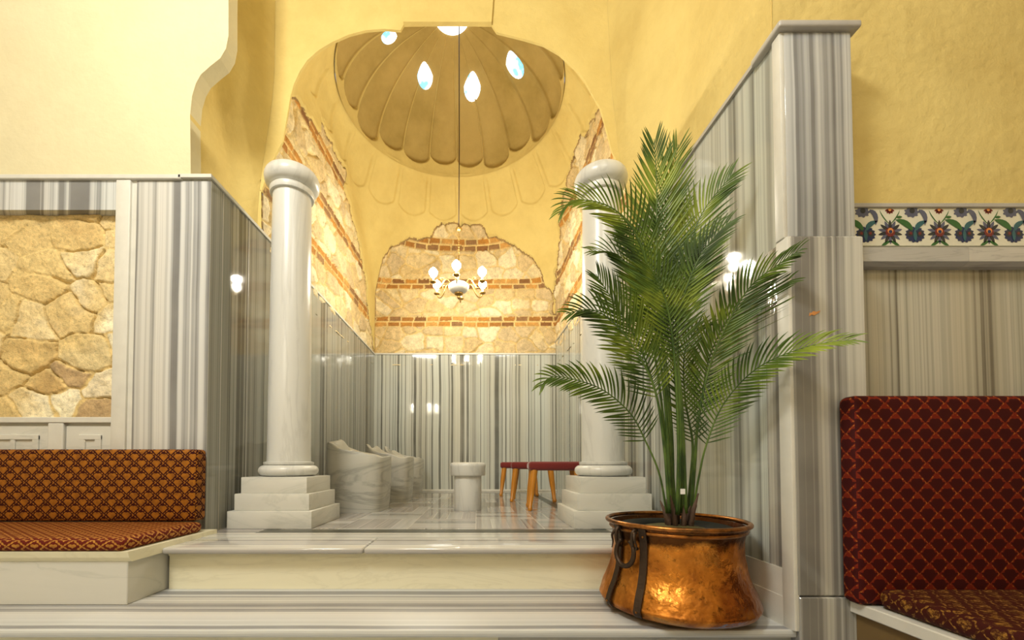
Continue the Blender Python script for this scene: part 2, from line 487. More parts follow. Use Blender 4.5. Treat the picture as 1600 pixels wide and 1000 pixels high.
# parquet floor: squares with alternating strip direction
t = NT('floor_parquet'); o = t.sep(t.coord()); S_ = .46
a = t.math('DIVIDE', t.math('ADD', o[0], .23 + .24), S_); b = t.math('DIVIDE', t.math('SUBTRACT', o[1], 2.78), S_)
ca, cb = t.math('FLOOR', a), t.math('FLOOR', b)
par = t.math('FLOORED_MODULO', t.math('ADD', ca, cb), 2.0)
fa, fb = t.math('FRACT', a), t.math('FRACT', b)
alongv = t.math('ADD', t.math('MULTIPLY', fa, par), t.math('MULTIPLY', fb, t.math('SUBTRACT', 1, par)))
strip = t.math('FLOOR', t.math('MULTIPLY', alongv, 4.0))
wn = t.n('ShaderNodeTexWhiteNoise', noise_dimensions='3D'); t.put(wn.inputs['Vector'], t.comb(ca, cb, strip))
acr = t.math('ADD', t.math('MULTIPLY', alongv, .46), t.math('MULTIPLY', wn.outputs[0], 9))
n = t.noise(acr, 22, 3, .6, '1D')
c = t.ramp(n, [(.3, (.20, .195, .19)), (.5, (.37, .355, .33)), (.7, (.48, .47, .43))])
c = t.mix(t.ramp(wn.outputs[0], [(0, .35), (1, .8)]), c, t.ramp(wn.outputs[0], [(.0, (.20, .19, .19)), (.45, (.36, .33, .32)), (.75, (.60, .60, .57)), (1, (.24, .25, .25))]))
fe = t.math('FRACT', t.math('MULTIPLY', alongv, 4.0))
gl = t.math('MAXIMUM', t.math('LESS_THAN', fe, .05), t.math('MAXIMUM', t.math('LESS_THAN', fa, .016), t.math('LESS_THAN', fb, .016)))
c = t.mix(t.math('MULTIPLY', gl, .55), c, (.72, .70, .62))
M['floor'] = t.fin(c, .11, 0.0)

# ------------------------------------------------------------------ setting: key points
NZ = -0.44        # niche floor
LZ = -0.67        # lower landing
FZ = -0.84        # room floor
DB = 6.45         # back wall distance
LN, LB = P(328, 275, 2.6), P(585, 552, DB)          # left wainscot top, near and back
RN, RB = P(1222, 38, 1.66), P(868, 534, DB)         # right wainscot top, near and back
BL, BR = P(585, 552, DB), P(868, 552, DB)
LXn, LXb, RXn, RXb = -1.715, LB.x, 1.275, RB.x
def lx(y): return LXn + (LXb - LXn) * (y - 2.6) / (DB - 2.6)
def rx(y): return RXn + (RXb - RXn) * (y - 1.66) / (DB - 1.66)
def lz(y): return LN.z + (LB.z - LN.z) * (y - 2.6) / (DB - 2.6)
def rz(y): return RN.z + (RB.z - RN.z) * (y - 1.66) / (DB - 1.66)

# floors and steps
bm = bmesh.new(); add_box(bm, (-6, -4.5, FZ - .1), (5, 1.6, FZ))
struct(obj('floor', bm, M['tread_marble']))
bm = bmesh.new(); add_box(bm, (-1.9, 2.60, NZ - .12), (1.5, DB + .1, NZ))
struct(obj('floor_niche', bm, M['floor']))
bm = bmesh.new(); add_box(bm, (-1.9, 2.44, NZ - .12), (1.5, 2.60, NZ + .0005)); struct(obj('floor_threshold', bm, M['tread_marble']))
# dark inlaid band (frame around the parquet)
bm = bmesh.new(); e = .0012
add_box(bm, (-1.40, 2.602, NZ - .01), (.86, 2.725, NZ + e))
add_box(bm, (.77, 2.715, NZ - .01), (.86, 6.15, NZ + e))
add_box(bm, (-1.40, 6.07, NZ - .01), (.77, 6.15, NZ + e))
add_box(bm, (-1.40, 2.715, NZ - .01), (-1.31, 6.07, NZ + e))
struct(obj('floor_inlay_band', bm, M['green_marble']))
# landing slabs with bull-nosed edge (two slabs, a fine joint between)
for i, (x0, x1) in enumerate(((-1.64, -.592), (-.588, 1.30))):
    bm = bmesh.new(); add_box(bm, (x0, 2.14, NZ - .034), (x1, 2.60, NZ), .012, 3)
    struct(obj('trim_step_slab', bm, M['tread_marble'], smooth=True, angle=40))
bm = bmesh.new(); add_box(bm, (-1.64, 2.20, LZ), (1.3, 2.6, NZ - .034)); struct(obj('trim_riser_upper', bm, M['step_white']))
bm = bmesh.new(); add_box(bm, (-1.64, 2.192, NZ - .052), (1.27, 2.20, NZ - .034)); struct(obj('trim_riser_lip', bm, M['step_white']))
# lower landing
bm = bmesh.new(); add_box(bm, (-6, 1.66, LZ - .03), (1.285, 2.7, LZ), .006, 2); struct(obj('floor_landing', bm, M['step_marble'], smooth=True, angle=40))
bm = bmesh.new(); add_box(bm, (-6, 1.69, FZ), (.088, 2.7, LZ - .03)); struct(obj('trim_riser_lower', bm, M['step_white']))
bm = bmesh.new(); add_box(bm, (.09, 1.69, FZ), (1.283, 2.7, LZ - .03)); struct(obj('trim_riser_lower', bm, M['basin_marble']))

# ---- left pillar and wainscot
Yl = 2.6
XL0 = -6.0
def Lp(px, py): return P(px, py, Yl)
capz = LN.z
bm = bmesh.new()   # frame around the stone field: top panel, pillar
add_box(bm, (XL0, Yl, Lp(0, 328).z), (Lp(184, 300).x, Yl + .2, capz - .03))
struct(obj('wall_left_panel', bm, M['pillar_marble']))
bm = bmesh.new(); add_box(bm, (Lp(213, 300).x, Yl, LZ), (LXn, Yl + .2, capz - .03), .004, 1); struct(obj('wall_left_pillar', bm, M['pillar_marble']))
bm = bmesh.new(); xs = Lp(181, 400).x
add_box(bm, (xs, Yl - .012, LZ), (Lp(206, 300).x, Yl + .2, capz - .03), .006, 2)
add_box(bm, (Lp(206, 300).x, Yl + .004, LZ), (Lp(213, 300).x, Yl + .2, capz - .03))
struct(obj('trim_left_band', bm, M['trim_white'], smooth=True, angle=40))
bm = bmesh.new(); add_box(bm, (XL0, Yl - .02, capz - .03), (LXn - .185, Yl + .3, capz), .004, 1)
y0, y1 = Yl - .02, 3.25
add_hexa(bm, [(lx(y0) - .2, y0, lz(y0) - .022), (lx(y0) + .012, y0, lz(y0) - .022), (lx(DB) + .012, DB, lz(DB) - .022), (lx(DB) - .2, DB, lz(DB) - .022)],
         [(lx(y0) - .2, y0, lz(y0)), (lx(y0) + .012, y0, lz(y0)), (lx(DB) + .012, DB, lz(DB)), (lx(DB) - .2, DB, lz(DB))])
struct(obj('trim_left_cap', bm, M['trim_white']))
bm = bmesh.new()
add_hexa(bm, [(LXn - .2, Yl + .001, NZ), (LXn, Yl + .001, NZ), (LXb, DB, NZ), (LXb - .2, DB, NZ)],
         [(LXn - .2, Yl + .001, capz - .022), (LXn, Yl + .001, capz - .022), (LXb, DB, LB.z - .022), (LXb - .2, DB, LB.z - .022)])
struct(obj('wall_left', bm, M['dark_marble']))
# vertical joints on the left wainscot (thin dark lines every slab)
bm = bmesh.new()
for y in (2.72, 3.02, 3.75, 4.5, 5.25, 5.95):
    add_hexa(bm, [(lx(y) - .01, y, NZ), (lx(y) + .0015, y, NZ), (lx(y) + .0015, y + .006, NZ), (lx(y) - .01, y + .006, NZ)],
             [(lx(y) - .01, y, lz(y) - .025), (lx(y) + .0015, y, lz(y) - .025), (lx(y) + .0015, y + .006, lz(y) - .025), (lx(y) - .01, y + .006, lz(y) - .025)])
struct(obj('trim_left_joints', bm, M['trim_grey']))
# ---- back wainscot
bm = bmesh.new(); add_box(bm, (LXb - .2, DB, NZ), (RXb + .2, DB + .2, BL.z - .02)); struct(obj('wall_back', bm, M['niche_marble']))
bm = bmesh.new(); add_box(bm, (LXb - .1, DB - .015, BL.z - .022), (RXb + .1, DB + .2, BL.z)); struct(obj('trim_back_cap', bm, M['trim_white']))
bm = bmesh.new(); add_box(bm, (LXb, DB - .03, NZ), (RXb, DB, NZ + .03), .004, 1); struct(obj('baseboard_back', bm, M['trim_white']))
bm = bmesh.new()
for k in range(1, 8):
    x = LXb + (RXb - LXb) * k / 8
    add_box(bm, (x, DB - .0012, NZ + .03), (x + .005, DB + .01, BL.z - .025))
struct(obj('trim_back_joints', bm, M['trim_grey']))
# ---- right wall panel (one tall wainscot running from the pillar to the back)
def slab_right(bm, y0, y1, zb, zt0, zt1, off=0, th=.2):
    a, b = rx(y0) - off, rx(y1) - off
    add_hexa(bm, [(a, y0, zb), (a + th, y0, zb), (b + th, y1, zb), (b, y1, zb)], [(a, y0, zt0), (a + th, y0, zt0), (b + th, y1, zt1), (b, y1, zt1)])
bm = bmesh.new(); slab_right(bm, 1.70, 2.9, LZ, rz(1.70) - .02, rz(2.9) - .02)
struct(obj('wall_right_panel', bm, M['panel_marble']))
bm = bmesh.new(); slab_right(bm, 2.9, DB, NZ, rz(2.9) - .02, rz(DB) - .02); struct(obj('wall_right', bm, M['niche_marble']))
bm = bmesh.new(); slab_right(bm, 1.72, DB, 0, 0, 0); bm.free()
bm = bmesh.new()
a, b = rx(1.72), rx(DB)
add_hexa(bm, [(a - .014, 1.72, rz(1.72) - .02), (a + .12, 1.72, rz(1.72) - .02), (b + .12, DB, rz(DB) - .02), (b - .014, DB, rz(DB) - .02)],
         [(a - .014, 1.72, rz(1.72)), (a + .12, 1.72, rz(1.72)), (b + .12, DB, rz(DB)), (b - .014, DB, rz(DB))])
struct(obj('trim_right_cap', bm, M['trim_grey']))
bm = bmesh.new(); slab_right(bm, 1.655, 2.19, LZ, -.435, -.435, .007, .03); slab_right(bm, 1.655, 2.19, LZ, -.55, -.55, .011, .03)
struct(obj('baseboard_right', bm, M['trim_white']))

# ---- right pillar: three stacked blocks, capped
Yp = 1.66
bm = bmesh.new(); z1 = P(1240, 371, Yp).z; z2 = P(1240, 931, Yp).z; zt = RN.z
xr = 1.575
add_box(bm, (RXn + .002, Yp, z1), (xr - .015, Yp + .14, zt - .03), .008, 2)
pil = struct(obj('wall_right_pillar', bm, M['pillar_marble'], smooth=True, angle=30))
bm = bmesh.new(); add_box(bm, (RXn - .002, Yp - .018, z2 + .002), (xr, Yp + .14, z1 - .001), .010, 3)
struct(obj('wall_right_pillar_lower', bm, M['pillar_marble_b'], pil, smooth=True, angle=30))
bm = bmesh.new(); add_box(bm, (RXn + .006, Yp - .022, FZ), (xr + .1, Yp + .14, z2), .004, 1)
struct(obj('wall_right_pillar_foot', bm, M['pillar_marble_b'], pil))
bm = bmesh.new(); add_box(bm, (RXn - .014, Yp + .002, P(1222, 371, Yp).z), (RXn + .010, Yp + .05, zt - .03), .006, 2)
add_box(bm, (RXn - .012, Yp - .016, LZ), (RXn + .012, Yp + .05, z1 - .002), .006, 2)
struct(obj('trim_pillar_edge', bm, M['trim_white'], pil, smooth=True, angle=30))
bm = bmesh.new(); add_box(bm, (RXn - .03, Yp - .022, zt - .03), (xr + .012, Yp + .16, zt), .009, 3)
struct(obj('trim_pillar_cap', bm, M['trim_grey'], pil, smooth=True, angle=30))
bm = bmesh.new(); q = P(1273, 490, Yp - .0195)
add_poly(bm, [(q.x + dx, q.y, q.z + dz) for dx, dz in ((-.022, -.010), (-.012, -.004), (-.002, -.007), (.018, .004), (.024, .013), (.008, .008), (-.006, .010), (-.012, .003), (-.020, .004))], (0, .002, 0))
struct(obj('rust_smear', bm, M['stain'], pil))

# ---- right front wall
Yw = 1.80
bm = bmesh.new(); zf1, zf0 = P(1400, 328, Yw).z, P(1400, 386, Yw).z
add_box(bm, (xr - .05, Yw, FZ), (5, Yw + .2, zf0)); struct(obj('wall_front_right', bm, M['right_marble']))
rows, cols = 90, 130
X, Z = np.meshgrid(np.linspace(1.33, 5, cols), np.linspace(zf1, 5.0, rows))
Yv = Yw - .008 * fbm(X * 3, Z * 3, 2) + .006
me = grid_mesh('wall_front_right_plaster', np.stack([X, Yv, Z], -1), [M['plaster']]); struct(link(me.name, me))
bm = bmesh.new(); add_box(bm, (xr - .01, Yw - .020, P(1400, 328, Yw).z), (5, Yw + .05, P(1400, 321, Yw).z), .003, 1)
struct(obj('trim_frieze_top', bm, M['trim_grey']))
zl = P(1400, 412, Yw - .05).z
for (x0, x1, m) in ((xr - .0, P(1512, 400, Yw - .05).x, 'trim_grey2'), (P(1512, 400, Yw - .05).x + .001, 3.2, 'trim_white2')):
    if m not in M:
        M[m] = veined(m, (.50, .49, .45) if m == 'trim_grey2' else (.60, .58, .52), (.33, .32, .30), .3, 2.0, (.8, 1, 9), .6)
    bm = bmesh.new()
    zt_, yb = P(1400, 387, Yw - .05).z, Yw + .05
    pr = [(Yw + .05, zt_ + .012), (Yw - .01, zt_ + .012), (Yw - .055, zt_), (Yw - .055, zl + .008), (Yw - .03, zl - .004), (Yw + .05, zl - .004)]
    add_hexa(bm, [(x0, a, b) for a, b in pr], [(x1, a, b) for a, b in pr])
    struct(obj('trim_ledge', bm, M[m]))

# ---- painted tile frieze: flat inlay shapes, one mesh per tile row
M['tile_cream'] = plain('tile_glaze_cream', (.72, .70, .56), .12)
TC = {'navy': (.015, .03, .10), 'green': (.03, .13, .035), 'maroon': (.17, .022, .025), 'teal': (.03, .12, .14), 'slate': (.10, .11, .17), 'orange': (.75, .28, .08), 'dark': (.03, .035, .04)}
TM = [M['tile_cream']] + [plain('tile_glaze_' + k, v, .15) for k, v in TC.items()]
TI = {k: i + 1 for i, k in enumerate(TC)}
fr_h = zf1 - zf0; per = .2185; xs0 = xr + .005
bm = bmesh.new()
def flat(pts, col, lay):
    y = Yw - .012 - lay * .0006
    vs = [bm.verts.new((x, y, z)) for x, z in pts]
    f = bm.faces.new(vs); f.material_index = TI[col]
def blob(cx, cz, r, n, col, lay, k=0, amp=0.0, sq=1.0):
    flat([(cx + r * (1 + amp * math.cos(k * a)) * math.cos(a), cz + sq * r * (1 + amp * math.cos(k * a)) * math.sin(a)) for a in [2 * math.pi * i / n for i in range(n)]], col, lay)
def petal(cx, cz, ang, L, wd, col, lay, bend=0.0):
    A, B = [], []
    for i in range(7):
        t_ = i / 6; ww = wd * math.sin(math.pi * min(1, t_ * .92 + .08)) ** .8
        an = ang + bend * t_
        x = cx + L * t_ * math.cos(an); z = cz + L * t_ * math.sin(an)
        A.append((x - ww * math.sin(an), z + ww * math.cos(an))); B.append((x + ww * math.sin(an), z - ww * math.cos(an)))
    for i in range(6): flat([A[i], A[i + 1], B[i + 1], B[i]], col, lay)
add_box(bm, (xs0, Yw - .012, zf0), (3.3, Yw + .03, zf1))
for f in bm.faces: f.material_index = 0
hh = fr_h
for k in range(-1, 8):
    cx = 1.665 + .055 + k * per - .218 + .11   # spiky flower centres
    cz = zf0 + hh * .36
    if cx - .06 > xs0 - .02 and cx + .14 < 3.2:
        for j in range(14):
            a_ = math.pi * (.5 + j * 2 / 14)
            petal(cx + .012 * math.cos(a_), cz + .012 * math.sin(a_), a_, .043, .0075, 'slate' if j % 2 else 'dark', 1)
        blob(cx, cz, .021, 24, 'maroon', 2, 12, .12); blob(cx, cz + .005, .013, 16, 'orange', 3); blob(cx, cz + .001, .008, 12, 'navy', 4)
        petal(cx, zf0 + .02, math.radians(-18), .055, .007, 'green', 1, -.3); petal(cx, zf0 + .02, math.radians(198), .055, .007, 'green', 1, .3)
        # small hanging flower at the top edge and scrolling stems
        for j in range(5):
            a_ = math.pi * (1 + (j + .5) / 5); petal(cx, zf1 - .006, a_, .022, .006, 'maroon', 1)
        blob(cx, zf1 - .008, .007, 10, 'orange', 2)
        petal(cx + .004, cz + .038, math.radians(42), .075, .0028, 'green', 1, .25)
        petal(cx - .004, cz + .038, math.radians(138), .075, .0028, 'green', 1, -.25)
        petal(cx + .03, cz + .066, math.radians(5), .025, .006, 'green', 2)
    cx2 = cx + per / 2
    if xs0 + .05 < cx2 < 3.2:
        cz2 = zf0 + hh * .28
        blob(cx2, cz2 + .002, .042, 44, 'navy', 2, 14, .10, .82)
        blob(cx2 - .022, cz2 + .006, .014, 20, 'dark', 3, 8, .12); blob(cx2 + .022, cz2 + .006, .014, 20, 'dark', 3, 8, .12)
        blob(cx2 - .02, cz2 + .007, .0065, 12, 'maroon', 4); blob(cx2 + .02, cz2 + .007, .0065, 12, 'maroon', 4)
        petal(cx2, cz2 - .026, math.radians(92), .052, .008, 'teal', 4)
        petal(cx2 - .012, cz2 + .022, math.radians(122), .088, .014, 'green', 3, .45)
        petal(cx2 + .004, cz2 + .020, math.radians(78), .066, .012, 'teal', 3, -.65)
        petal(cx2 + .018, zf1 - .010, math.radians(-18), .074, .012, 'slate', 3, -.9)
        blob(cx2 - .012, zf1 - .018, .031, 30, 'slate', 1, 9, .14, .75); blob(cx2 - .010, zf1 - .012, .012, 16, 'dark', 2)
me = bpy.data.meshes.new('trim_tile_frieze')
bm.to_mesh(me); bm.free()
# keep everything inside the tile field
zc = np.zeros(len(me.vertices) * 3); me.vertices.foreach_get('co', zc); zc = zc.reshape(-1, 3)
zc[:, 2] = np.clip(zc[:, 2], zf0, zf1); zc[:, 0] = np.maximum(zc[:, 0], xs0); me.vertices.foreach_set('co', zc.reshape(-1))
struct(link('trim_tile_frieze', me, TM))

# ---- stone field in the left wall
x0, x1 = -3.6, xs + .01; z0_, z1_ = Lp(0, 655).z, Lp(0, 328).z + .02
rows, cols = 230, 290
X, Z = np.meshgrid(np.linspace(x0, x1, cols), np.linspace(z0_, z1_, rows))
h, col = masonry(X + 40, Z + 10, 4.0, .27, .19, bands=False, mortar=.13, flush=.85)
me = grid_mesh('wall_left_stone', np.stack([X, Yl + .075 - h * .8, Z], -1), [M['stone']], col)
struct(link(me.name, me))
bm = bmesh.new()
add_box(bm, (x0, Yl - .015, Lp(0, 661).z), (xs + .004, Yl + .1, Lp(0, 652).z), .004, 1)
struct(obj('trim_stone_sill', bm, M['trim_white']))
# ---- cabinet doors below it
def Lc(px, py): return P(px, py, Yl)
cz0, cz1 = LZ + .25, Lp(0, 661).z
cab = thing('cabinet', 'low white marble-look cabinet under the stone field, behind the left bench backrest', 'cabinet', (0, 0, 0))
bm = bmesh.new(); add_box(bm, (-3.6, Yl + .02, cz0), (xs, Yl + .2, cz1))
xa, xb = Lc(77, 680).x, Lc(101, 680).x
add_box(bm, (xa, Yl - .012, cz0), (xb, Yl + .03, cz1), .006, 2)
obj('body', bm, M['trim_white'], cab)
for (a, b) in ((-3.55, xa - .004), (xb + .004, xs - .004)):
    bm = bmesh.new(); zt_ = cz1 - .018; yy = Yl + .004
    add_box(bm, (a, yy, cz0 + .02), (b, yy + .02, zt_), .003, 1)
    w_ = .05
    xi0 = max(a, b - 1.1) + .09 if a < -3.5 else a + .09
    for (p0, p1) in (((xi0, zt_ - .09), (b - .06, zt_ - .055)),):
        add_box(bm, (p0[0], yy - .012, p0[1]), (p1[0], yy + .004, p1[1]), .004, 1)
    add_box(bm, (xi0, yy - .0112, cz0 + .1), (xi0 + .04, yy + .004, zt_ - .058), .004, 1)
    add_box(bm, (b - .10, yy - .0112, cz0 + .1), (b - .06, yy + .004, zt_ - .06), .004, 1)
    if a < -3.5:
        for xm in (Lc(17, 690).x, Lc(60, 690).x - .5): add_box(bm, (xm, yy - .010, cz0 + .1), (xm + .03, yy + .004, zt_ - .05), .003, 1)
    d = obj('door', bm, M['block_marble'], cab)

# ---- bright front wall on the left, with the shaped edge of the recess
edge = [(298, 280), (297, 180), (300, 150), (306, 130), (314, 116), (330, 102), (344, 91), (353, 76), (357, 55), (357, 0)]
pts = [Lp(*e_) for e_ in edge]
pts = [Vector((p.x, Yl, p.z)) for p in pts]
pts[0].z = capz - .001
poly = [Vector((XL0, Yl, capz - .001))] + pts + [Vector((pts[-1].x, Yl, 4.2)), Vector((XL0, Yl, 4.2))]
bm = bmesh.new(); add_poly(bm, poly, (0, .10, 0)); struct(obj('wall_front_left', bm, M['plaster_side']))

# ---- recess side walls with soft corners, running into the arch wall
Ya = 3.2
def arch_pt(px, py): return P(px, py, Ya)
arch = [(409, 372), (408, 350), (408, 300), (416, 276), (430, 242), (441, 222), (447, 190), (454, 149), (459, 132), (468, 112), (480, 94), (498, 78), (520, 65), (545, 54),
        (572, 47), (600, 45), (626, 47), (631, 38), (700, 37), (768, 38), (776, 50), (820, 61), (850, 70), (874, 84), (900, 108), (914, 126), (926, 148), (938, 168), (946, 196), (955, 232), (968, 264), (978, 292), (986, 330), (992, 372)]
AP = [arch_pt(*a_) for a_ in arch]
rows, cols = 60, 40
zs = np.linspace(1.5, 4.4, rows)
def side_shell(name, right):
    pos = np.zeros((rows, cols, 3))
    for i, z in enumerate(zs):
        if right:
            k = float(sstep(1.9, 3.0, z)); ys = 3.15 - .55 * k
            ex = float(np.interp(z, [1.8, 2.0, 2.4, 3.0, 4.4], [1.30, 1.24, 1.14, 1.08, 1.02])); wx = 1.335; y0 = Yw
            p = [Vector((wx, y0, z)), Vector((wx, ys, z)), Vector((ex, Ya - .002, z))]
        else:
            k = float(sstep(1.9, 3.2, z)); ys = 3.05 - .3 * k; wx = -1.86; ex = -1.74 + .12 * k
            p = [Vector((wx, Yl, z)), Vector((wx, ys, z)), Vector((ex, Ya - .002, z))]
        L1 = (p[1] - p[0]).length; L2 = (p[2] - p[1]).length
        for j in range(cols):
            s = (L1 + L2) * j / (cols - 1)
            q = p[0].lerp(p[1], s / L1) if s < L1 else p[1].lerp(p[2], (s - L1) / L2)
            pos[i, j] = q
    # soften
    for _ in range(6 if not right else 2):
        pos[:, 1:-1] = (pos[:, :-2] + pos[:, 1:-1] * 2 + pos[:, 2:]) / 4
    me = grid_mesh(name, pos, [M['plaster']]); return struct(link(name, me))
side_shell('wall_recess_left', False); side_shell('wall_recess_right', True)

bm = bmesh.new()
poly = [Vector((-2.3, Ya, 1.2)), Vector((AP[0].x, Ya, 1.2))] + AP + [Vector((AP[-1].x + .02, Ya, 1.2)), Vector((2.0, Ya, 1.2)), Vector((2.0, Ya, 5.6)), Vector((-2.3, Ya, 5.6))]
add_poly(bm, poly, (0, .02, 0))
# low raised field over the arch crown, with slanting left edge
kp = [arch_pt(631, 38.5), arch_pt(768, 38.5), arch_pt(775, -60), arch_pt(612, -60)]
add_poly(bm, [Vector((p.x, Ya - .022, p.z)) for p in kp], (0, .03, 0))
struct(obj('wall_arch', bm, M['plaster']))
bm = bmesh.new(); add_box(bm, (-6, 1.8, 4.2), (5, Ya + .1, 4.3)); struct(obj('ceiling_recess', bm, M['plaster']))

# ---- niche: stone walls, pendentives (one shell), as stone where the plaster has come off
ZR = 4.20; RR = 1.28; CR = (-.29, 4.60); ZB = 1.55
cx0, cy0 = (LXn + RXb) / 2, 4.83
base = []
def seg(a, b, n): return [(a[0] + (b[0] - a[0]) * i / n, a[1] + (b[1] - a[1]) * i / n) for i in range(n)]
Yf = 3.215
c1, c2, c3, c4 = (lx(Yf), Yf), (LXb, DB), (RXb, DB), (rx(Yf), Yf)
base = seg(c1, c2, 270) + seg(c2, c3, 250) + seg(c3, c4, 270) + seg(c4, c1, 90)
base = np.array(base); NB = len(base)
uu = np.concatenate([[0], np.cumsum(np.hypot(*(np.diff(base, axis=0).T)))])
rows = 230
zs = np.linspace(ZB, ZR + .01, rows)
Z = np.repeat(zs[:, None], NB, 1); U = np.repeat(uu[None], rows, 0)
tt = np.clip((Z - 2.35) / (ZR - 2.35), 0, 1)
cx_ = cx0 + (CR[0] - cx0) * tt; cy_ = cy0 + (CR[1] - cy0) * tt
dx = base[None, :, 0] - cx_; dy = base[None, :, 1] - cy_
rb = np.hypot(dx, dy); dx, dy = dx / rb, dy / rb
rp = 2.28 - (2.28 - RR) * tt ** 1.25
k = .10 * np.clip(tt * 3, 0, 1) + 1e-4
hh_ = np.clip(.5 + .5 * (rb - rp) / k, 0, 1)
r = rb * (1 - hh_) + rp * hh_ - k * hh_ * (1 - hh_)
# faint lower tier of small tongues under the dome ring
th = np.arctan2(dy, dx)
nf = 20; ph = (th * nf / (2 * math.pi)) % 1 - .5
tong = sstep(.46, .40, np.abs(ph)) * sstep(ZR - .48 + .10 * (np.abs(ph) * 2) ** 2, ZR - .44 + .10 * (np.abs(ph) * 2) ** 2, Z) * sstep(ZR - .02, ZR - .10, Z)
r = r + tong * .028
px_, py_ = pixnp(cx_ + dx * r, cy_ + dy * r, Z)
fl = (fbm(U * 7, Z * 7, 30, 4) - .5)
pxj, pyj = px_ + fl * 10, py_ + (fbm(U * 9, Z * 9, 40, 4) - .5) * 12
polyL = [(380, 100), (454, 148), (464, 153), (478, 172), (492, 190), (500, 206), (504, 186), (516, 214), (528, 246), (537, 262), (540, 292), (552, 335), (563, 375), (570, 425), (573, 460), (592, 600), (380, 600)]
polyB = [(570, 600), (570, 450), (582, 446), (586, 420), (598, 397), (612, 383), (640, 372), (676, 366), (681, 352), (690, 348), (752, 348), (757, 354), (762, 366), (800, 378), (826, 394), (845, 418), (853, 446), (862, 455), (866, 470), (880, 600)]
polyR = [(862, 600), (862, 462), (868, 430), (874, 330), (884, 280), (900, 220), (908, 196), (912, 212), (922, 190), (938, 160), (1100, 100), (1100, 600)]
onL = (np.arange(NB) < 270)[None]; onB = ((np.arange(NB) >= 270) & (np.arange(NB) < 520))[None]; onR = ((np.arange(NB) >= 520) & (np.arange(NB) < 790))[None]; onF = (np.arange(NB) >= 790)[None]
isst = (inpoly(pxj, pyj, polyL) & onL) | (inpoly(pxj, pyj, polyB) & onB) | (inpoly(pxj, pyj, polyR) & onR)
h, col = masonry(U + 11, Z, 8.0, .30, .22)
pl = (fbm(U * 2.5, Z * 2.5, 60, 4) - .5) * .03 - .0
off = np.where(isst, -.030 + h, pl + .012)       # + is into the room
r = r - off
pos = np.stack([cx_ + dx * r, cy_ + dy * r, Z], -1)
idf = isst[:-1, :] & isst[1:, :]
idf = idf & np.roll(idf, -1, 1)
keep = ~((onF | np.roll(onF, -1, 1)) & (Z < 3.55))[:-1]
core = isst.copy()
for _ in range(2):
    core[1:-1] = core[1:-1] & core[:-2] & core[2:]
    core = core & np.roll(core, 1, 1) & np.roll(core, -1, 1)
col = np.where((isst & ~core)[..., None], np.array([.28, .18, .07]) * (.7 + .8 * fbm(U * 20, Z * 20, 71)[..., None]), col)  # shade along the plaster edge painted as a dark rim, over dirty mortar
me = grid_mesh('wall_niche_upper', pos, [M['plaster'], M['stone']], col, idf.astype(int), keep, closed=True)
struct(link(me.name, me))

# ---- fluted dome
nA, nT = 110, 800
a_end = math.acos(.20 / RR)
A = np.linspace(-.03, a_end, nA)[:, None]; T = np.linspace(0, 2 * math.pi, nT, endpoint=False)[None]
A, T = np.broadcast_arrays(A, T)
ph = (T * nf / (2 * math.pi)) % 1 - .5; ap = np.abs(ph) * 2
rj = _hash(np.floor(T * nf / (2 * math.pi)), T * 0, 3.0)
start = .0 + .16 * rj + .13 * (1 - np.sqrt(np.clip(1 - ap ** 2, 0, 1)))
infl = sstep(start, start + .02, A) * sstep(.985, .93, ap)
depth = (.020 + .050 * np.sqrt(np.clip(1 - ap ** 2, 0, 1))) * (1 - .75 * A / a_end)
rd = RR * np.cos(A) - .012 + infl * depth
zd = ZR + .98 * np.sin(A) + infl * depth * .4
pos = np.stack([CR[0] + rd * np.cos(T), CR[1] + rd * np.sin(T), zd], -1)
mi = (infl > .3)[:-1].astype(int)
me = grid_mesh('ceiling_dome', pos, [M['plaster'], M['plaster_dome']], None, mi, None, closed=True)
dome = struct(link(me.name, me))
# oculus ring and daylight drops
def glass_patch(name, polypx, push=.02):
    bvh = dome_bvh
    pts = []
    cxp = sum(p[0] for p in polypx) / len(polypx); cyp = sum(p[1] for p in polypx) / len(polypx)
    ctr = None
    def cast(px, py):
        d = P(px, py, 1.0).normalized(); rr = bvh.ray_cast(Vector((0, 0, 0)), d)
        # rays start behind the arch wall so only the dome is hit
        return rr[0]
    c = cast(cxp, cyp)
    if c is None: return None
    cen = Vector((CR[0], CR[1], ZR - .3)); inward = (cen - c).normalized()
    rim = [cast(*p) or c for p in polypx]
    bm = bmesh.new()
    n = len(rim)
    layers = [(1.0, -.015), (1.0, .006), (.8, .016), (.45, .022)]
    rings = [[bm.verts.new(c + (p - c) * s + inward * o) for p in rim] for s, o in layers]
    for i in range(len(rings) - 1):
        for k_ in range(n): bm.faces.new((rings[i][k_], rings[i][(k_ + 1) % n], rings[i + 1][(k_ + 1) % n], rings[i + 1][k_]))
    bm.faces.new(rings[-1]); bm.faces.new(rings[0][::-1])
    return struct(obj(name, bm, M['skyglass'], smooth=True))
vv = pos.reshape(-1, 3).tolist()
idx = np.arange(nA * nT).reshape(nA, nT); idx2 = np.concatenate([idx, idx[:, :1]], 1)
qf = np.stack([idx2[:-1, :-1], idx2[:-1, 1:], idx2[1:, 1:], idx2[1:, :-1]], -1).reshape(-1, 4).tolist()
dome_bvh = BVHTree.FromPolygons(vv, qf)
def drop(cx, cy, w_, h_, lean=0.0, n=20):
    out = []
    for i in range(n):
        a_ = 2 * math.pi * i / n
        y = math.sin(a_); wx = w_ * math.cos(a_) * (1 - .45 * max(0, y)) 
        out.append((cx + wx - lean * y * w_, cy - h_ * y))
    return out
glass_patch('window_1', drop(664, 118, 12, 22, .1)); glass_patch('window_2', drop(738, 135, 13, 24, -.05))
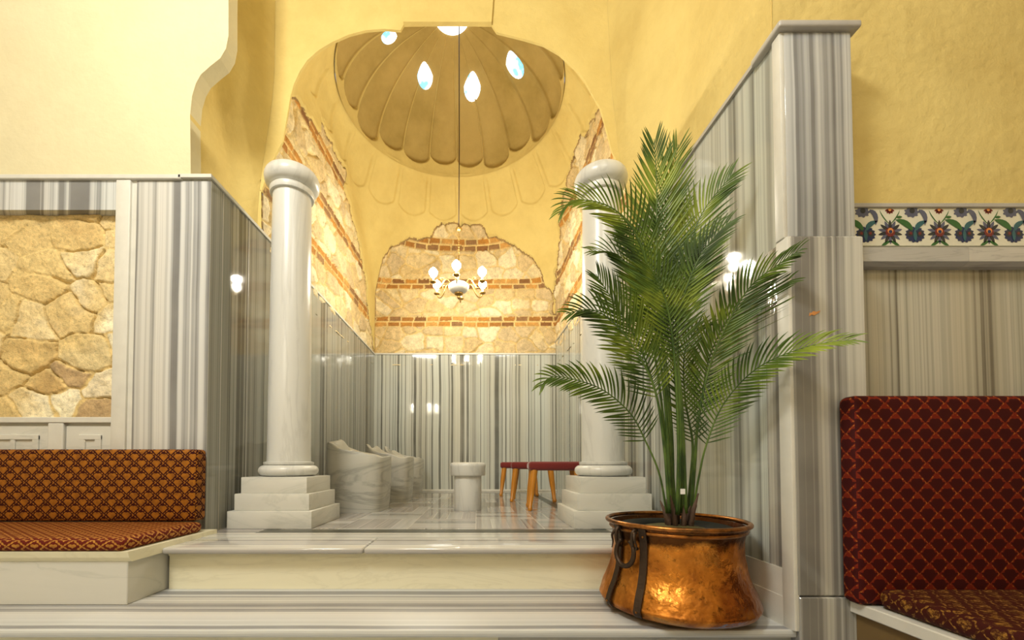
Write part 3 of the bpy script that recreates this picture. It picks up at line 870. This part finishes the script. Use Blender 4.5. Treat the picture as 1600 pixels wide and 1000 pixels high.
glass_patch('window_3', drop(804, 101, 13, 22, .5)); glass_patch('window_4', drop(608, 56, 12, 13, -.2))
bm = bmesh.new(); add_lathe(bm, [(.001, ZR + .975), (.12, ZR + .972), (.205, ZR + .955), (.22, ZR + .99)], CR, 40, False)
M['oculus'] = emit('glass_oculus', (.93, .97, 1.0), 1.6)
struct(obj('window_5', bm, M['oculus'], smooth=True))

# ---- the rest of the front room (behind and beside the viewer)
bm = bmesh.new()
add_box(bm, (-6.1, -4.6, FZ), (-6.0, 2.7, 4.3)); struct(obj('wall_room_left', bm, M['plaster_room']))
bm = bmesh.new(); add_box(bm, (5.0, -4.6, FZ), (5.1, 2.0, 4.3)); struct(obj('wall_room_right', bm, M['plaster_room']))
bm = bmesh.new(); add_box(bm, (-6.1, -4.6, FZ), (5.1, -4.5, 4.3)); struct(obj('wall_room_rear', bm, M['plaster_room']))
bm = bmesh.new(); add_box(bm, (-6.1, -4.6, 4.2), (5.1, 1.8, 4.3)); struct(obj('ceiling', bm, M['plaster_room']))

# ------------------------------------------------------------------ columns
def make_column(xc, yc, label):
    t_ = thing('marble_column', label, 'column', (xc, yc, NZ))
    hs = [(.284, .118), (.254, .114), (.226, .112)]; z = 0
    for hw, hgt in hs:
        bm = bmesh.new(); add_box(bm, (-hw, -hw, z), (hw, hw, z + hgt), .004, 2)
        obj('plinth_step', bm, M['block_marble'], t_, smooth=True, angle=40); z += hgt
    # torus base
    prof = [(.19, z), (.205, z)]
    for i in range(13):
        a_ = -math.pi / 2 + math.pi * i / 12
        prof.append((.150 + .055 * math.cos(a_) ** .8 if math.cos(a_) > 1e-6 else .160, z + .043 + .040 * math.sin(a_)))
    prof += [(.170, z + .086), (.172, z + .090), (.172, z + .104), (.154, z + .108)]
    bm = bmesh.new(); add_lathe(bm, prof, n=64); obj('base', bm, M['white_marble'], t_, smooth=True, angle=35)
    zb = z + .106; zt_ = 2.02 - NZ
    prof = [(.151, zb)]
    for i in range(1, 14):
        s = i / 14; prof.append((.150 - .016 * s ** 1.3, zb + (zt_ - zb) * s))
    prof.append((.134, zt_))
    bm = bmesh.new(); add_lathe(bm, prof, n=64); obj('shaft', bm, M['white_marble'], t_, smooth=True, angle=35)
    c = zt_
    prof = [(.136, c - .02), (.152, c - .018), (.156, c - .008), (.156, c + .018), (.146, c + .026), (.144, c + .034)]
    for i in range(11):
        a_ = -math.pi / 2 * .9 + math.pi * .9 * i / 10
        prof.append((.142 + .053 * math.cos(a_), c + .100 + .064 * math.sin(a_)))
    prof += [(.13, c + .164)]
    bm = bmesh.new(); add_lathe(bm, prof, n=64); obj('capital', bm, M['white_marble'], t_, smooth=True, angle=35)
    return t_
make_column(-1.392, 3.04, 'white marble column on a stepped square plinth, at the left beside the carved basins')
make_column(.935, 3.04, 'white marble column on a stepped square plinth, at the right half hidden by the palm')

# ------------------------------------------------------------------ carved basins
def make_basin(xc, yc, label, s=1.0, seed=0):
    t_ = thing('stone_basin', label, 'basin', (xc, yc, NZ), 'carved stone basins along the left wainscot')
    hx, hy = .262 * s, .30 * s; n = 72
    def ztop(a, k=1.0):
        c = math.cos(a)                     # -1 on wall side
        e_ = (.5 - .5 * c)
        return .505 + .15 * e_ ** 1.2 - .035 * math.exp(-((c - .25) / .35) ** 2) + .012 * math.sin(3 * a + seed) + .018 * math.sin(a * 5 + seed) * e_
    def ring(fr, zf, wob=0.0):
        out = []
        for k_ in range(n):
            a_ = 2 * math.pi * k_ / n; c, s_ = math.cos(a_), math.sin(a_)
            e_ = 2 / 4.5
            x = hx * math.copysign(abs(c) ** e_, c) * fr; y = hy * math.copysign(abs(s_) ** e_, s_) * fr
            out.append((x, y, zf(a_)))
        return out
    rings = [ring(.93, lambda a: 0.0), ring(.945, lambda a: .03)]
    for i in range(1, 8):
        f = i / 8; rings.append(ring(.945 + .06 * math.sin(f * 2.2), lambda a, f=f: .03 + (ztop(a) - .05) * f))
    rings.append(ring(1.005, lambda a: ztop(a) - .02)); rings.append(ring(.99, lambda a: ztop(a) - .004)); rings.append(ring(.955, lambda a: ztop(a)))
    rings.append(ring(.86, lambda a: ztop(a) - .012))
    rings.append(ring(.80, lambda a: ztop(a) - .05)); rings.append(ring(.66, lambda a: ztop(a) * .72)); rings.append(ring(.35, lambda a: .30)); rings.append(ring(.05, lambda a: .28))
    bm = bmesh.new(); R2 = [[bm.verts.new(p) for p in rg_] for rg_ in rings]
    for i in range(len(R2) - 1):
        for k_ in range(n): bm.faces.new((R2[i][k_], R2[i][(k_ + 1) % n], R2[i + 1][(k_ + 1) % n], R2[i + 1][k_]))
    bm.faces.new(R2[0][::-1]); bm.faces.new(R2[-1])
    obj('bowl', bm, M['basin_marble'], t_, smooth=True, angle=50)
make_basin(-1.115, 3.93, 'grey veined carved marble basin nearest the left column, largest of the row', 1.0, 0)
make_basin(-1.03, 4.90, 'carved marble basin in the middle of the row, partly hidden by the nearest basin', .97, 1.7)
make_basin(-1.03, 5.85, 'farthest carved marble basin in the row, nearest the back wall', .97, 3.1)

# ------------------------------------------------------------------ round stone stool
sx = P(731, 760, 3.93).x
st = thing('stone_stool', 'white marble drum stool with a thick round seat on the niche floor', 'stool', (sx, 3.93, NZ))
bm = bmesh.new(); add_lathe(bm, [(.128, 0), (.131, .006), (.131, .325)], n=48); obj('pedestal', bm, M['white_marble'], st, smooth=True, angle=35)
bm = bmesh.new(); add_lathe(bm, [(.160, .322), (.168, .33), (.168, .40), (.172, .412), (.170, .43), (.158, .444), (.13, .448)], n=48); obj('seat', bm, M['white_marble'], st, smooth=True, angle=50)

# ------------------------------------------------------------------ footstools
def make_footstool():
    t_ = thing('footstool', '', 'stool', (0, 0, NZ), 'red footstools by the right niche wall')
    bm = bmesh.new(); w_, d_ = .25, .165
    add_box(bm, (-w_, -d_, .372), (w_, d_, .455), .030, 4); obj('seat', bm, M['velvet'], t_, smooth=True, angle=60)
    for sx_ in (-1, 1):
        for sy in (-1, 1):
            bm = bmesh.new()
            a_ = Vector((sx_ * (w_ - .055), sy * (d_ - .045), .39)); b_ = Vector((sx_ * (w_ - .008), sy * (d_ + .005), .0))
            ts = [0, .5, .90, .925, .96, 1.0]; rs = [.034, .029, .017, .023, .022, .015]
            add_tube(bm, [a_.lerp(b_, q) for q in ts], rs, 14)
            obj('leg', bm, M['wood_gold'], t_, smooth=True, angle=50)
    return t_
def dup(root, loc, rotz, label):
    r_ = root.copy(); C.objects.link(r_); r_.location = (loc[0], loc[1], loc[2] + H); r_.rotation_euler = (0, 0, rotz); r_['label'] = label
    for ch in root.children:
        c_ = ch.copy(); C.objects.link(c_); c_.parent = r_
    return r_
fs = make_footstool()
fs.location = (.74, 3.93, NZ + H); fs.rotation_euler = (0, 0, math.radians(-4)); fs['label'] = 'nearest red velvet footstool with golden wooden legs, beside the right column plinth'
dup(fs, (.66, 4.80, NZ), math.radians(-9), 'middle red velvet footstool, just behind the nearest one')
dup(fs, (.575, 5.62, NZ), math.radians(-5), 'farthest red velvet footstool, closest to the back wall')

# ------------------------------------------------------------------ chandeliers
def make_chandelier(x, y, zc, ztop, label, name='chandelier', R=.31, phase=0.0, arms=6, power=0, s=1.0, up=True):
    t_ = thing(name, label, 'chandelier', (x, y, zc))
    bm = bmesh.new(); add_tube(bm, [(0, 0, .70 * s), (.004, 0, (ztop - zc) * .5), (0, 0, ztop - zc)], .006 * s, 8); obj('cable', bm, M['cord'], t_, smooth=True)
    bm = bmesh.new(); add_lathe(bm, [(.004, .66 * s), (.02 * s, .668 * s), (.04 * s, .685 * s), (.03 * s, .70 * s), (.012 * s, .712 * s), (.006 * s, .74 * s)], n=24); obj('canopy', bm, M['brass'], t_, smooth=True)
    bm = bmesh.new()
    zz_ = .655 * s; i = 0
    while zz_ > .40 * s:                       # chain links
        pts_ = []
        for k_ in range(12):
            a_ = 2 * math.pi * k_ / 12
            u, v = .010 * s * math.cos(a_), .020 * s * math.sin(a_)
            pts_.append((u, 0, zz_ - .015 * s + v) if i % 2 else (0, u, zz_ - .015 * s + v))
        add_tube(bm, pts_, .003 * s, 6, True); zz_ -= .029 * s; i += 1
    obj('chain', bm, M['brass'], t_, smooth=True)
    bm = bmesh.new(); add_tube(bm, [(0, 0, .41 * s), (0, 0, 0)], .006 * s, 8)
    add_lathe(bm, [(.006 * s, .24 * s), (.016 * s, .25 * s), (.006 * s, .262 * s)], n=16)
    obj('rod', bm, M['brass'], t_, smooth=True)
    bm = bmesh.new()
    add_lathe(bm, [(.02 * s, .078 * s), (.055 * s, .07 * s), (.100 * s, .052 * s), (.118 * s, .025 * s), (.112 * s, -.005 * s), (.085 * s, -.035 * s), (.045 * s, -.055 * s)], n=40)
    obj('bowl', bm, M['porcelain'], t_, smooth=True)
    bm = bmesh.new(); add_lathe(bm, [(.052 * s, -.050 * s), (.045 * s, -.068 * s), (.02 * s, -.078 * s), (.010 * s, -.085 * s), (.020 * s, -.098 * s), (.012 * s, -.115 * s), (.003 * s, -.12 * s)], n=24)
    obj('finial', bm, M['brass'], t_, smooth=True)
    for k_ in range(arms):
        a_ = phase + 2 * math.pi * k_ / arms; ca_, sa_ = math.cos(a_), math.sin(a_)
        prof = [(.10 * s, .035 * s), (.14 * s, .075 * s), (.175 * s, .06 * s), (.205 * s, .005 * s), (.245 * s, -.045 * s), (.285 * s, -.04 * s), (R, 0)]
        pts_ = catmull([(r_ * ca_, r_ * sa_, z_) for r_, z_ in prof], 5)
        bm = bmesh.new(); add_tube(bm, pts_, .0065 * s, 8)
        # curled leaf on the arm
        add_tube(bm, catmull([(r_ * ca_, r_ * sa_, z_) for r_, z_ in ((.175 * s, .06 * s), (.20 * s, .085 * s), (.225 * s, .07 * s), (.215 * s, .05 * s))], 4), .004 * s, 6)
        arm = obj('arm', bm, M['brass'], t_, smooth=True)
        bm = bmesh.new(); add_lathe(bm, [(.008 * s, -.004), (.030 * s, .004 * s), (.038 * s, .014 * s), (.034 * s, .018 * s), (.010 * s, .012 * s)], (R * ca_, R * sa_), 20); obj('drip_pan', bm, M['brass'], arm, smooth=True)
        bm = bmesh.new(); add_lathe(bm, [(.011 * s, .012 * s), (.011 * s, .058 * s)], (R * ca_, R * sa_), 16); obj('candle_sleeve', bm, M['porcelain'], arm, smooth=True)
        bm = bmesh.new(); add_lathe(bm, [(.010 * s, .056 * s), (.028 * s, .075 * s), (.046 * s, .100 * s), (.048 * s, .130 * s), (.03 * s, .155 * s), (.004 * s, .175 * s)], (R * ca_, R * sa_), 20); obj('bulb', bm, M['bulb'], arm, smooth=True)
        if power:
            pl_ = point('bulb_light', (x + R * ca_, y + R * sa_, zc + .21 * s), power, WARM, .04)
    return t_
make_chandelier(-.205, 4.60, 1.98, ZR + .975, 'lit six-armed brass chandelier with white bowl hanging from the dome', phase=math.radians(268 + 0), power=14.5)
make_chandelier(-1.9, -2.0, 1.75, 4.2, 'large lit brass chandelier of the front room, seen only as sparkles in the marble', R=.46, phase=.3, arms=8, power=7, s=1.5)

# ------------------------------------------------------------------ left bench
XB = -1.655
lb = thing('stone_bench', 'low cream marble bench base under the left cushions', 'bench', (0, 0, 0))
bm = bmesh.new(); zt_ = -.415
add_box(bm, (XL0, 1.955, LZ), (XB + .0, 2.57, zt_ - .05), .003, 1); obj('base', bm, M['block_marble'], lb)
bm = bmesh.new(); pr = [(1.94, zt_ - .03), (1.93, zt_), (2.59, zt_), (2.59, zt_ - .05), (1.955, zt_ - .05)]
add_hexa(bm, [(XL0, a, b) for a, b in pr], [(XB + .02, a, b) for a, b in pr]); obj('slab', bm, M['step_white'], lb)
def cushion(name, a, b, bev, mat, label, cat, puff=.0, seg=4, sub=None):
    bm = bmesh.new(); add_box(bm, a, b, bev, seg)
    o = obj(name, bm, M[mat], smooth=True, angle=70); box_uv(o); tag(o, label, cat)
    return o
cushion('seat_cushion', (-4.6, 1.925, zt_), (XB - .005, 2.50, zt_ + .062), .028, 'brocade_lseat', 'maroon and gold brocade seat cushion on the low left bench', 'cushion')
cushion('back_cushion', (-4.6, 2.475, zt_ + .064), (LXn + .02, 2.578, P(200, 702, 2.48).z), .022, 'brocade_l', 'maroon and gold brocade back cushion leaning on the left wall', 'cushion')

# ------------------------------------------------------------------ right bench
rb_ = thing('stone_bench', 'white edged marble bench with dark brown front under the right cushions', 'bench', (0, 0, 0))
bz = -.542
bm = bmesh.new(); add_poly(bm, [Vector((1.50, 1.635, FZ)), Vector((4.5, 1.635, FZ)), Vector((4.5, .2, FZ)), Vector((1.50, .2, FZ))], (0, 0, bz - .045 - FZ)); obj('base', bm, M['plinth_dark'], rb_)
bm = bmesh.new(); add_box(bm, (1.475, .2, bz - .045), (4.5, 1.637, bz), .004, 1); obj('slab', bm, M['trim_white'], rb_)
cushion('back_cushion', (1.44, 1.558, bz + .003), (4.4, 1.6365, P(1400, 617, 1.56).z), .026, 'brocade_r', 'tall maroon brocade back cushion against the striped right wall', 'cushion')
o = cushion('seat_cushion', (1.50, .25, bz + .002), (4.4, 1.553, bz + .074), .028, 'brocade_seat', 'dark maroon and gold seat cushion on the right bench', 'cushion')

# ------------------------------------------------------------------ copper cauldron
VX, VY = .918, 1.91
cau = thing('copper_cauldron', 'hammered copper cauldron with iron straps holding the palm', 'cauldron', (VX, VY, LZ))
vp = [(.10, .0), (.20, .004), (.27, .016), (.315, .032), (.332, .052), (.336, .064), (.331, .078), (.318, .115), (.300, .155), (.286, .20), (.277, .25), (.274, .30), (.276, .345), (.284, .375), (.290, .392)]
def dent(r_, z_, a_):
    if r_ < .05: return r_
    return r_ + .0035 * mnoise.noise(Vector((math.cos(a_) * 2.4, math.sin(a_) * 2.4, z_ * 9))) + .0015 * mnoise.noise(Vector((math.cos(a_) * 7, math.sin(a_) * 7, z_ * 26)))
def dense(pr, n=5):
    q = catmull([Vector((a_, 0, b_)) for a_, b_ in pr], n); return [(max(.001, v.x), v.z) for v in q]
dp = dense(vp)
bm = bmesh.new()
inner = [(r_ - .008, z_ + .004) for r_, z_ in dp[::-1]]
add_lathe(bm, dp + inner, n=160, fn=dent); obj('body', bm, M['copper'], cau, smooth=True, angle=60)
bm = bmesh.new(); n_ = 96
add_tube(bm, [(.296 * math.cos(2 * math.pi * i / n_), .296 * math.sin(2 * math.pi * i / n_), .404) for i in range(n_)], .0105, 12, True)
obj('rim', bm, M['copper_rim'], cau, smooth=True)
bm = bmesh.new(); add_lathe(bm, [(.281, .366), (.290, .372), (.292, .378), (.286, .384)], n=96, caps=False, fn=dent); obj('seam', bm, M['copper_rim'], cau, smooth=True)
def rad(z_):
    for (r0, za), (r1, zb_) in zip(dp[:-1], dp[1:]):
        if za <= z_ <= zb_ and zb_ > za: return r0 + (r1 - r0) * (z_ - za) / (zb_ - za)
    return dp[-1][0]
def ang_for(px, z_):
    best = None
    for i in range(3600):
        a_ = math.pi + math.pi * i / 3600
        r_ = rad(z_); x, y = VX + r_ * math.cos(a_), VY + r_ * math.sin(a_)
        if (x * math.cos(a_) + y * math.sin(a_)) > -0.02: continue
        u, v = pixnp(x, y, LZ + z_)
        d_ = abs(u - px)
        if best is None or d_ < best[0]: best = (d_, a_)
    return best[1]
def strap(a_, w0, name='strap'):
    bm = bmesh.new(); zs_ = [.395, .37, .34, .30, .25, .20, .15, .11, .08, .06, .045, .034]
    L_ = []
    for z_ in zs_:
        r_ = rad(z_) + .004; row_ = []
        for da, dr in ((-w0, 0), (-w0, .007), (w0, .007), (w0, 0)):
            aa = a_ + da / r_; row_.append(bm.verts.new(((r_ + dr) * math.cos(aa), (r_ + dr) * math.sin(aa), z_)))
        L_.append(row_)
    for i in range(len(L_) - 1):
        for k_ in range(4): bm.faces.new((L_[i][k_], L_[i][(k_ + 1) % 4], L_[i + 1][(k_ + 1) % 4], L_[i + 1][k_]))
    bm.faces.new(L_[0]); bm.faces.new(L_[-1][::-1])
    return obj(name, bm, M['iron'], cau)
a1, a2 = ang_for(970, .25), ang_for(1007, .25)
for a_ in (a1, a2, a1 + math.pi * .92, a2 + math.pi * .92):
    s_ = strap(a_, .0155)
    for z_ in (.36, .06):
        bm = bmesh.new()
        r_ = rad(z_) + .012; add_lathe(bm, [(.0055, 0), (.004, .003), (.001, .004)], n=8)
        vs = list(bm.verts)
        mt = Matrix.Translation((r_ * math.cos(a_), r_ * math.sin(a_), z_)) @ Matrix.Rotation(a_, 4, 'Z') @ Matrix.Rotation(math.pi / 2, 4, 'Y')
        for v in vs: v.co = mt @ v.co
        obj('rivet', bm, M['copper_rim'], s_)
def handle(am):
    """ring handle hung in two eyes, plus hooked ends of the eye bolts"""
    ro = rad(.33) + .022
    ct = Vector((ro * math.cos(am), ro * math.sin(am), .285)); tan = Vector((-math.sin(am), math.cos(am), 0)); rad_ = Vector((math.cos(am), math.sin(am), 0))
    bm = bmesh.new(); pts_ = []
    for i in range(28):
        q = math.radians(118) + math.radians(304) * i / 27
        pts_.append(ct + tan * (.050 * math.cos(q)) + Vector((0, 0, .058 * math.sin(q))) + rad_ * (.004 + .010 * (1 - math.sin(q)) / 2))
    add_tube(bm, pts_, [.0085 + .0025 * math.sin(math.pi * i / 27) for i in range(28)], 10)
    hd = obj('handle_ring', bm, M['iron'], cau, smooth=True)
    for sgn in (-1, 1):
        bm = bmesh.new(); e0 = ct + tan * (sgn * .046) + Vector((0, 0, .072))
        pts_ = [e0 - rad_ * .016 + Vector((0, 0, -.05)), e0 + rad_ * .004 + Vector((0, 0, -.045)), e0 + rad_ * .014 + Vector((0, 0, -.015)), e0 + rad_ * .010 + Vector((0, 0, .018)), e0 - rad_ * .006 + Vector((0, 0, .030)), e0 - rad_ * .018 + Vector((0, 0, .016))]
        add_tube(bm, catmull(pts_, 5), .0075, 10)
        obj('eye', bm, M['iron'], cau, smooth=True)
        bm = bmesh.new()
        pts_ = [e0 + rad_ * .008 + Vector((0, 0, .02)) + tan * sgn * .008, e0 + rad_ * .020 + tan * sgn * .018 + Vector((0, 0, -.005)), e0 + rad_ * .012 + tan * sgn * .022 + Vector((0, 0, -.035)), e0 + rad_ * .02 + tan * sgn * .02 + Vector((0, 0, -.062))]
        tp = catmull(pts_, 5); add_tube(bm, tp, [.007 - .005 * i / (len(tp) - 1) for i in range(len(tp))], 8)
        obj('hook', bm, M['iron'], cau, smooth=True)
handle((a1 + a2) / 2 - .02); handle((a1 + a2) / 2 + math.pi * .92)

# ------------------------------------------------------------------ palm
PX, PY, PZ = VX, VY, LZ + .33
pot_z = .395 + LZ
palm = thing('potted_palm', 'tall green areca palm in a black nursery pot standing inside the copper cauldron', 'plant', (0, 0, 0))
bm = bmesh.new()
add_lathe(bm, [(.17, LZ + .06), (.205, LZ + .34), (.235, LZ + .372), (.238, LZ + .384), (.215, LZ + .388), (.165, LZ + .374), (.150, LZ + .36)], (VX, VY), 64)
obj('nursery_pot', bm, M['black_plastic'], palm, smooth=True, angle=40)
bm = bmesh.new(); n_ = 40
add_lathe(bm, [(.150, LZ + .355), (.145, LZ + .368), (.08, LZ + .382), (.01, LZ + .385)], (VX, VY), 40, fn=lambda r_, z_, a_: r_ * (1 + .06 * math.sin(7 * a_) + .03 * math.sin(17 * a_)))
obj('moss', bm, M['soil'], palm, smooth=True)
def make_frond(path, start, L0=.26, nl=26, tilt=0.0, base_r=.008, flip=1, droop=.35, seed=0, ang0=66, ang1=24, facing=None):
    """path: (px, py, Y) points from foot to tip; start: fraction where leaflets begin"""
    rnd = random.Random(seed)
    pts_ = catmull([P(*p) for p in path], 14); m = len(pts_)
    L = [0.0]
    for a_, b_ in zip(pts_[:-1], pts_[1:]): L.append(L[-1] + (b_ - a_).length)
    tot = L[-1]
    start = L[start * 14] / tot
    nl = int(tot * (1 - start) / .0185)
    def at(s):
        s = max(0, min(tot - 1e-6, s * tot))
        for i in range(m - 1):
            if L[i + 1] >= s: return pts_[i].lerp(pts_[i + 1], (s - L[i]) / max(1e-9, L[i + 1] - L[i]))
        return pts_[-1]
    bm = bmesh.new()
    for i in range(nl * 2):
        side = 1 if i % 2 else -1
        f = (i // 2 + (.35 if side > 0 else 0)) / nl
        s = start + (1 - start) * min(1, f * .985)
        p = at(s); tg = (at(min(1, s + .02)) - at(s - .02)).normalized()
        view = facing if facing is not None else Vector((-p.x * .6, -p.y, .35)).normalized()
        nrm = (view - tg * view.dot(tg)).normalized()
        sd = tg.cross(nrm).normalized() * side
        nrm = (Matrix.Rotation(math.radians(tilt), 3, tg) @ nrm); sd = (Matrix.Rotation(math.radians(tilt), 3, tg) @ sd)
        ll = 1.12 * L0 * (.45 + .75 * math.sin(math.pi * min(1, (f * .86 + .10))) ** .8) * (.92 + .16 * rnd.random()) * (1 - .35 * f)
        an = math.radians(ang0 + (ang1 - ang0) * f + rnd.uniform(-4, 4))
        d = (tg * math.cos(an) + sd * math.sin(an) + nrm * (.16 + rnd.uniform(-.06, .06))).normalized()
        K = 6; wd = .0043 * (.8 + .35 * math.sin(math.pi * f))
        cpt = p.copy(); Lf, Rt, Md = [], [], []
        for k_ in range(K + 1):
            q = k_ / K
            ww = wd * (math.sin(math.pi * (q * .86 + .12)) ** .7 if q < .999 else 0.02)
            wdir = d.cross(nrm).normalized()
            Lf.append(bm.verts.new(cpt + wdir * ww + nrm * ww * .35)); Rt.append(bm.verts.new(cpt - wdir * ww + nrm * ww * .35)); Md.append(bm.verts.new(cpt))
            d = (d + tg * .085 + Vector((0, 0, -droop * q * .40))).normalized()
            cpt = cpt + d * ll / K
            lim = rx(max(1.66, cpt.y)) - .012          # leaf tips bend clear of the marble wall
            if cpt.x > 1.24 and cpt.y > 1.61: cpt.y = 1.61
            elif cpt.x > lim and cpt.y > 1.6: cpt.x = lim - rnd.random() * .01
        for k_ in range(K):
            bm.faces.new((Lf[k_], Md[k_], Md[k_ + 1], Lf[k_ + 1])); bm.faces.new((Md[k_], Rt[k_], Rt[k_ + 1], Md[k_ + 1]))
    fr = obj('frond', bm, M['leaf'], palm)
    bm = bmesh.new(); K = 40
    tp = [at(i / K) for i in range(K + 1)]
    add_tube(bm, tp, [base_r * (1 - .82 * (i / K)) for i in range(K + 1)], 8)
    obj('stem', bm, M['stem'], fr, smooth=True)
FR = [
 # path, index of the point where leaflets begin, leaflet length, tilt
 ([(1055, 800, 1.92), (1044, 640, 1.93), (1032, 510, 1.91), (1026, 400, 1.88), (1026, 290, 1.85), (1022, 217, 1.82)], 2, .21, 0),
 ([(1062, 802, 1.96), (1058, 640, 1.98), (1048, 510, 1.97), (1040, 400, 1.95), (1044, 310, 1.91), (1060, 226, 1.86)], 2, .20, 12),
 ([(1066, 802, 1.92), (1062, 640, 1.92), (1058, 505, 1.90), (1070, 420, 1.88), (1096, 335, 1.85), (1148, 268, 1.80)], 2, .19, 0),
 ([(1072, 802, 1.88), (1066, 640, 1.84), (1058, 520, 1.81), (1080, 430, 1.77), (1112, 375, 1.73), (1142, 345, 1.70)], 2, .15, -15),
 ([(1050, 800, 1.90), (1040, 640, 1.88), (1026, 520, 1.84), (1008, 400, 1.80), (964, 330, 1.75), (900, 312, 1.71), (872, 336, 1.69)], 2, .16, -5),
 ([(1048, 804, 1.94), (1038, 670, 1.94), (1024, 560, 1.93), (1005, 460, 1.91), (968, 400, 1.88), (920, 392, 1.85)], 2, .15, 12),
 ([(1050, 802, 1.90), (1042, 710, 1.90), (1026, 620, 1.88), (997, 535, 1.84), (958, 470, 1.80), (931, 428, 1.77)], 2, .17, 0),
 ([(1046, 802, 1.86), (1038, 700, 1.84), (1024, 612, 1.81), (996, 552, 1.77), (960, 505, 1.73), (925, 484, 1.70), (884, 490, 1.67)], 2, .15, -10),
 ([(1042, 802, 1.88), (1030, 740, 1.85), (1008, 688, 1.82), (984, 645, 1.78), (936, 606, 1.73), (868, 588, 1.67), (842, 606, 1.65)], 2, .13, -5),
 ([(1080, 804, 1.94), (1086, 720, 1.92), (1092, 650, 1.90), (1115, 555, 1.86), (1165, 457, 1.76), (1218, 412, 1.62), (1254, 388, 1.52)], 2, .15, 0),
 ([(1082, 804, 1.90), (1092, 745, 1.88), (1104, 694, 1.86), (1130, 632, 1.82), (1182, 576, 1.67), (1260, 542, 1.53), (1338, 530, 1.42)], 2, .13, -15),
 ([(1074, 804, 1.96), (1080, 740, 1.97), (1082, 690, 1.97), (1070, 620, 1.96), (1070, 550, 1.93), (1092, 512, 1.90), (1118, 505, 1.88)], 2, .11, 0),
 ([(1076, 804, 1.98), (1084, 720, 2.0), (1094, 640, 2.0), (1108, 560, 1.98), (1136, 500, 1.93), (1165, 478, 1.89)], 2, .13, 15),
 ([(1058, 804, 1.86), (1060, 690, 1.82), (1054, 560, 1.78), (1040, 470, 1.75), (1010, 410, 1.72), (985, 395, 1.70)], 2, .15, 10),
 ([(1060, 804, 1.90), (1064, 690, 1.88), (1060, 560, 1.86), (1060, 470, 1.83), (1078, 400, 1.80), (1100, 372, 1.78)], 2, .14, -10),
 ([(1052, 804, 1.98), (1050, 680, 2.02), (1040, 560, 2.04), (1020, 460, 2.04), (992, 390, 2.02), (965, 350, 2.0)], 2, .15, 0),
]
for i, (pth, si, l0, tl) in enumerate(FR):
    make_frond(pth, si, l0, tilt=tl, seed=i, base_r=.0085 if i not in (8, 10) else .0055)
# cut sheaths at the foot
for i in range(9):
    a_ = 2 * math.pi * i / 9; bm = bmesh.new(); rr_ = .045 + .02 * random.random()
    x, y = VX + rr_ * math.cos(a_) + (P(1060, 800, VY).x - VX), VY + rr_ * .6 * math.sin(a_)
    ln = .10 + .07 * random.random(); ox = .5 * math.cos(a_) * ln * .6
    add_tube(bm, [(x, y, LZ + .365), (x + ox * .3, y, LZ + .365 + ln * .5), (x + ox * 1.0, y, LZ + .365 + ln)], [.013, .011, .003], 8)
    obj('sheath', bm, M['sheath'], palm, smooth=True)
bm = bmesh.new(); q = P(1067, 768, 1.83); add_box(bm, (q.x - .011, q.y - .001, q.z - .012), (q.x + .010, q.y + .001, q.z + .012)); obj('care_tag', bm, M['paper'], palm)
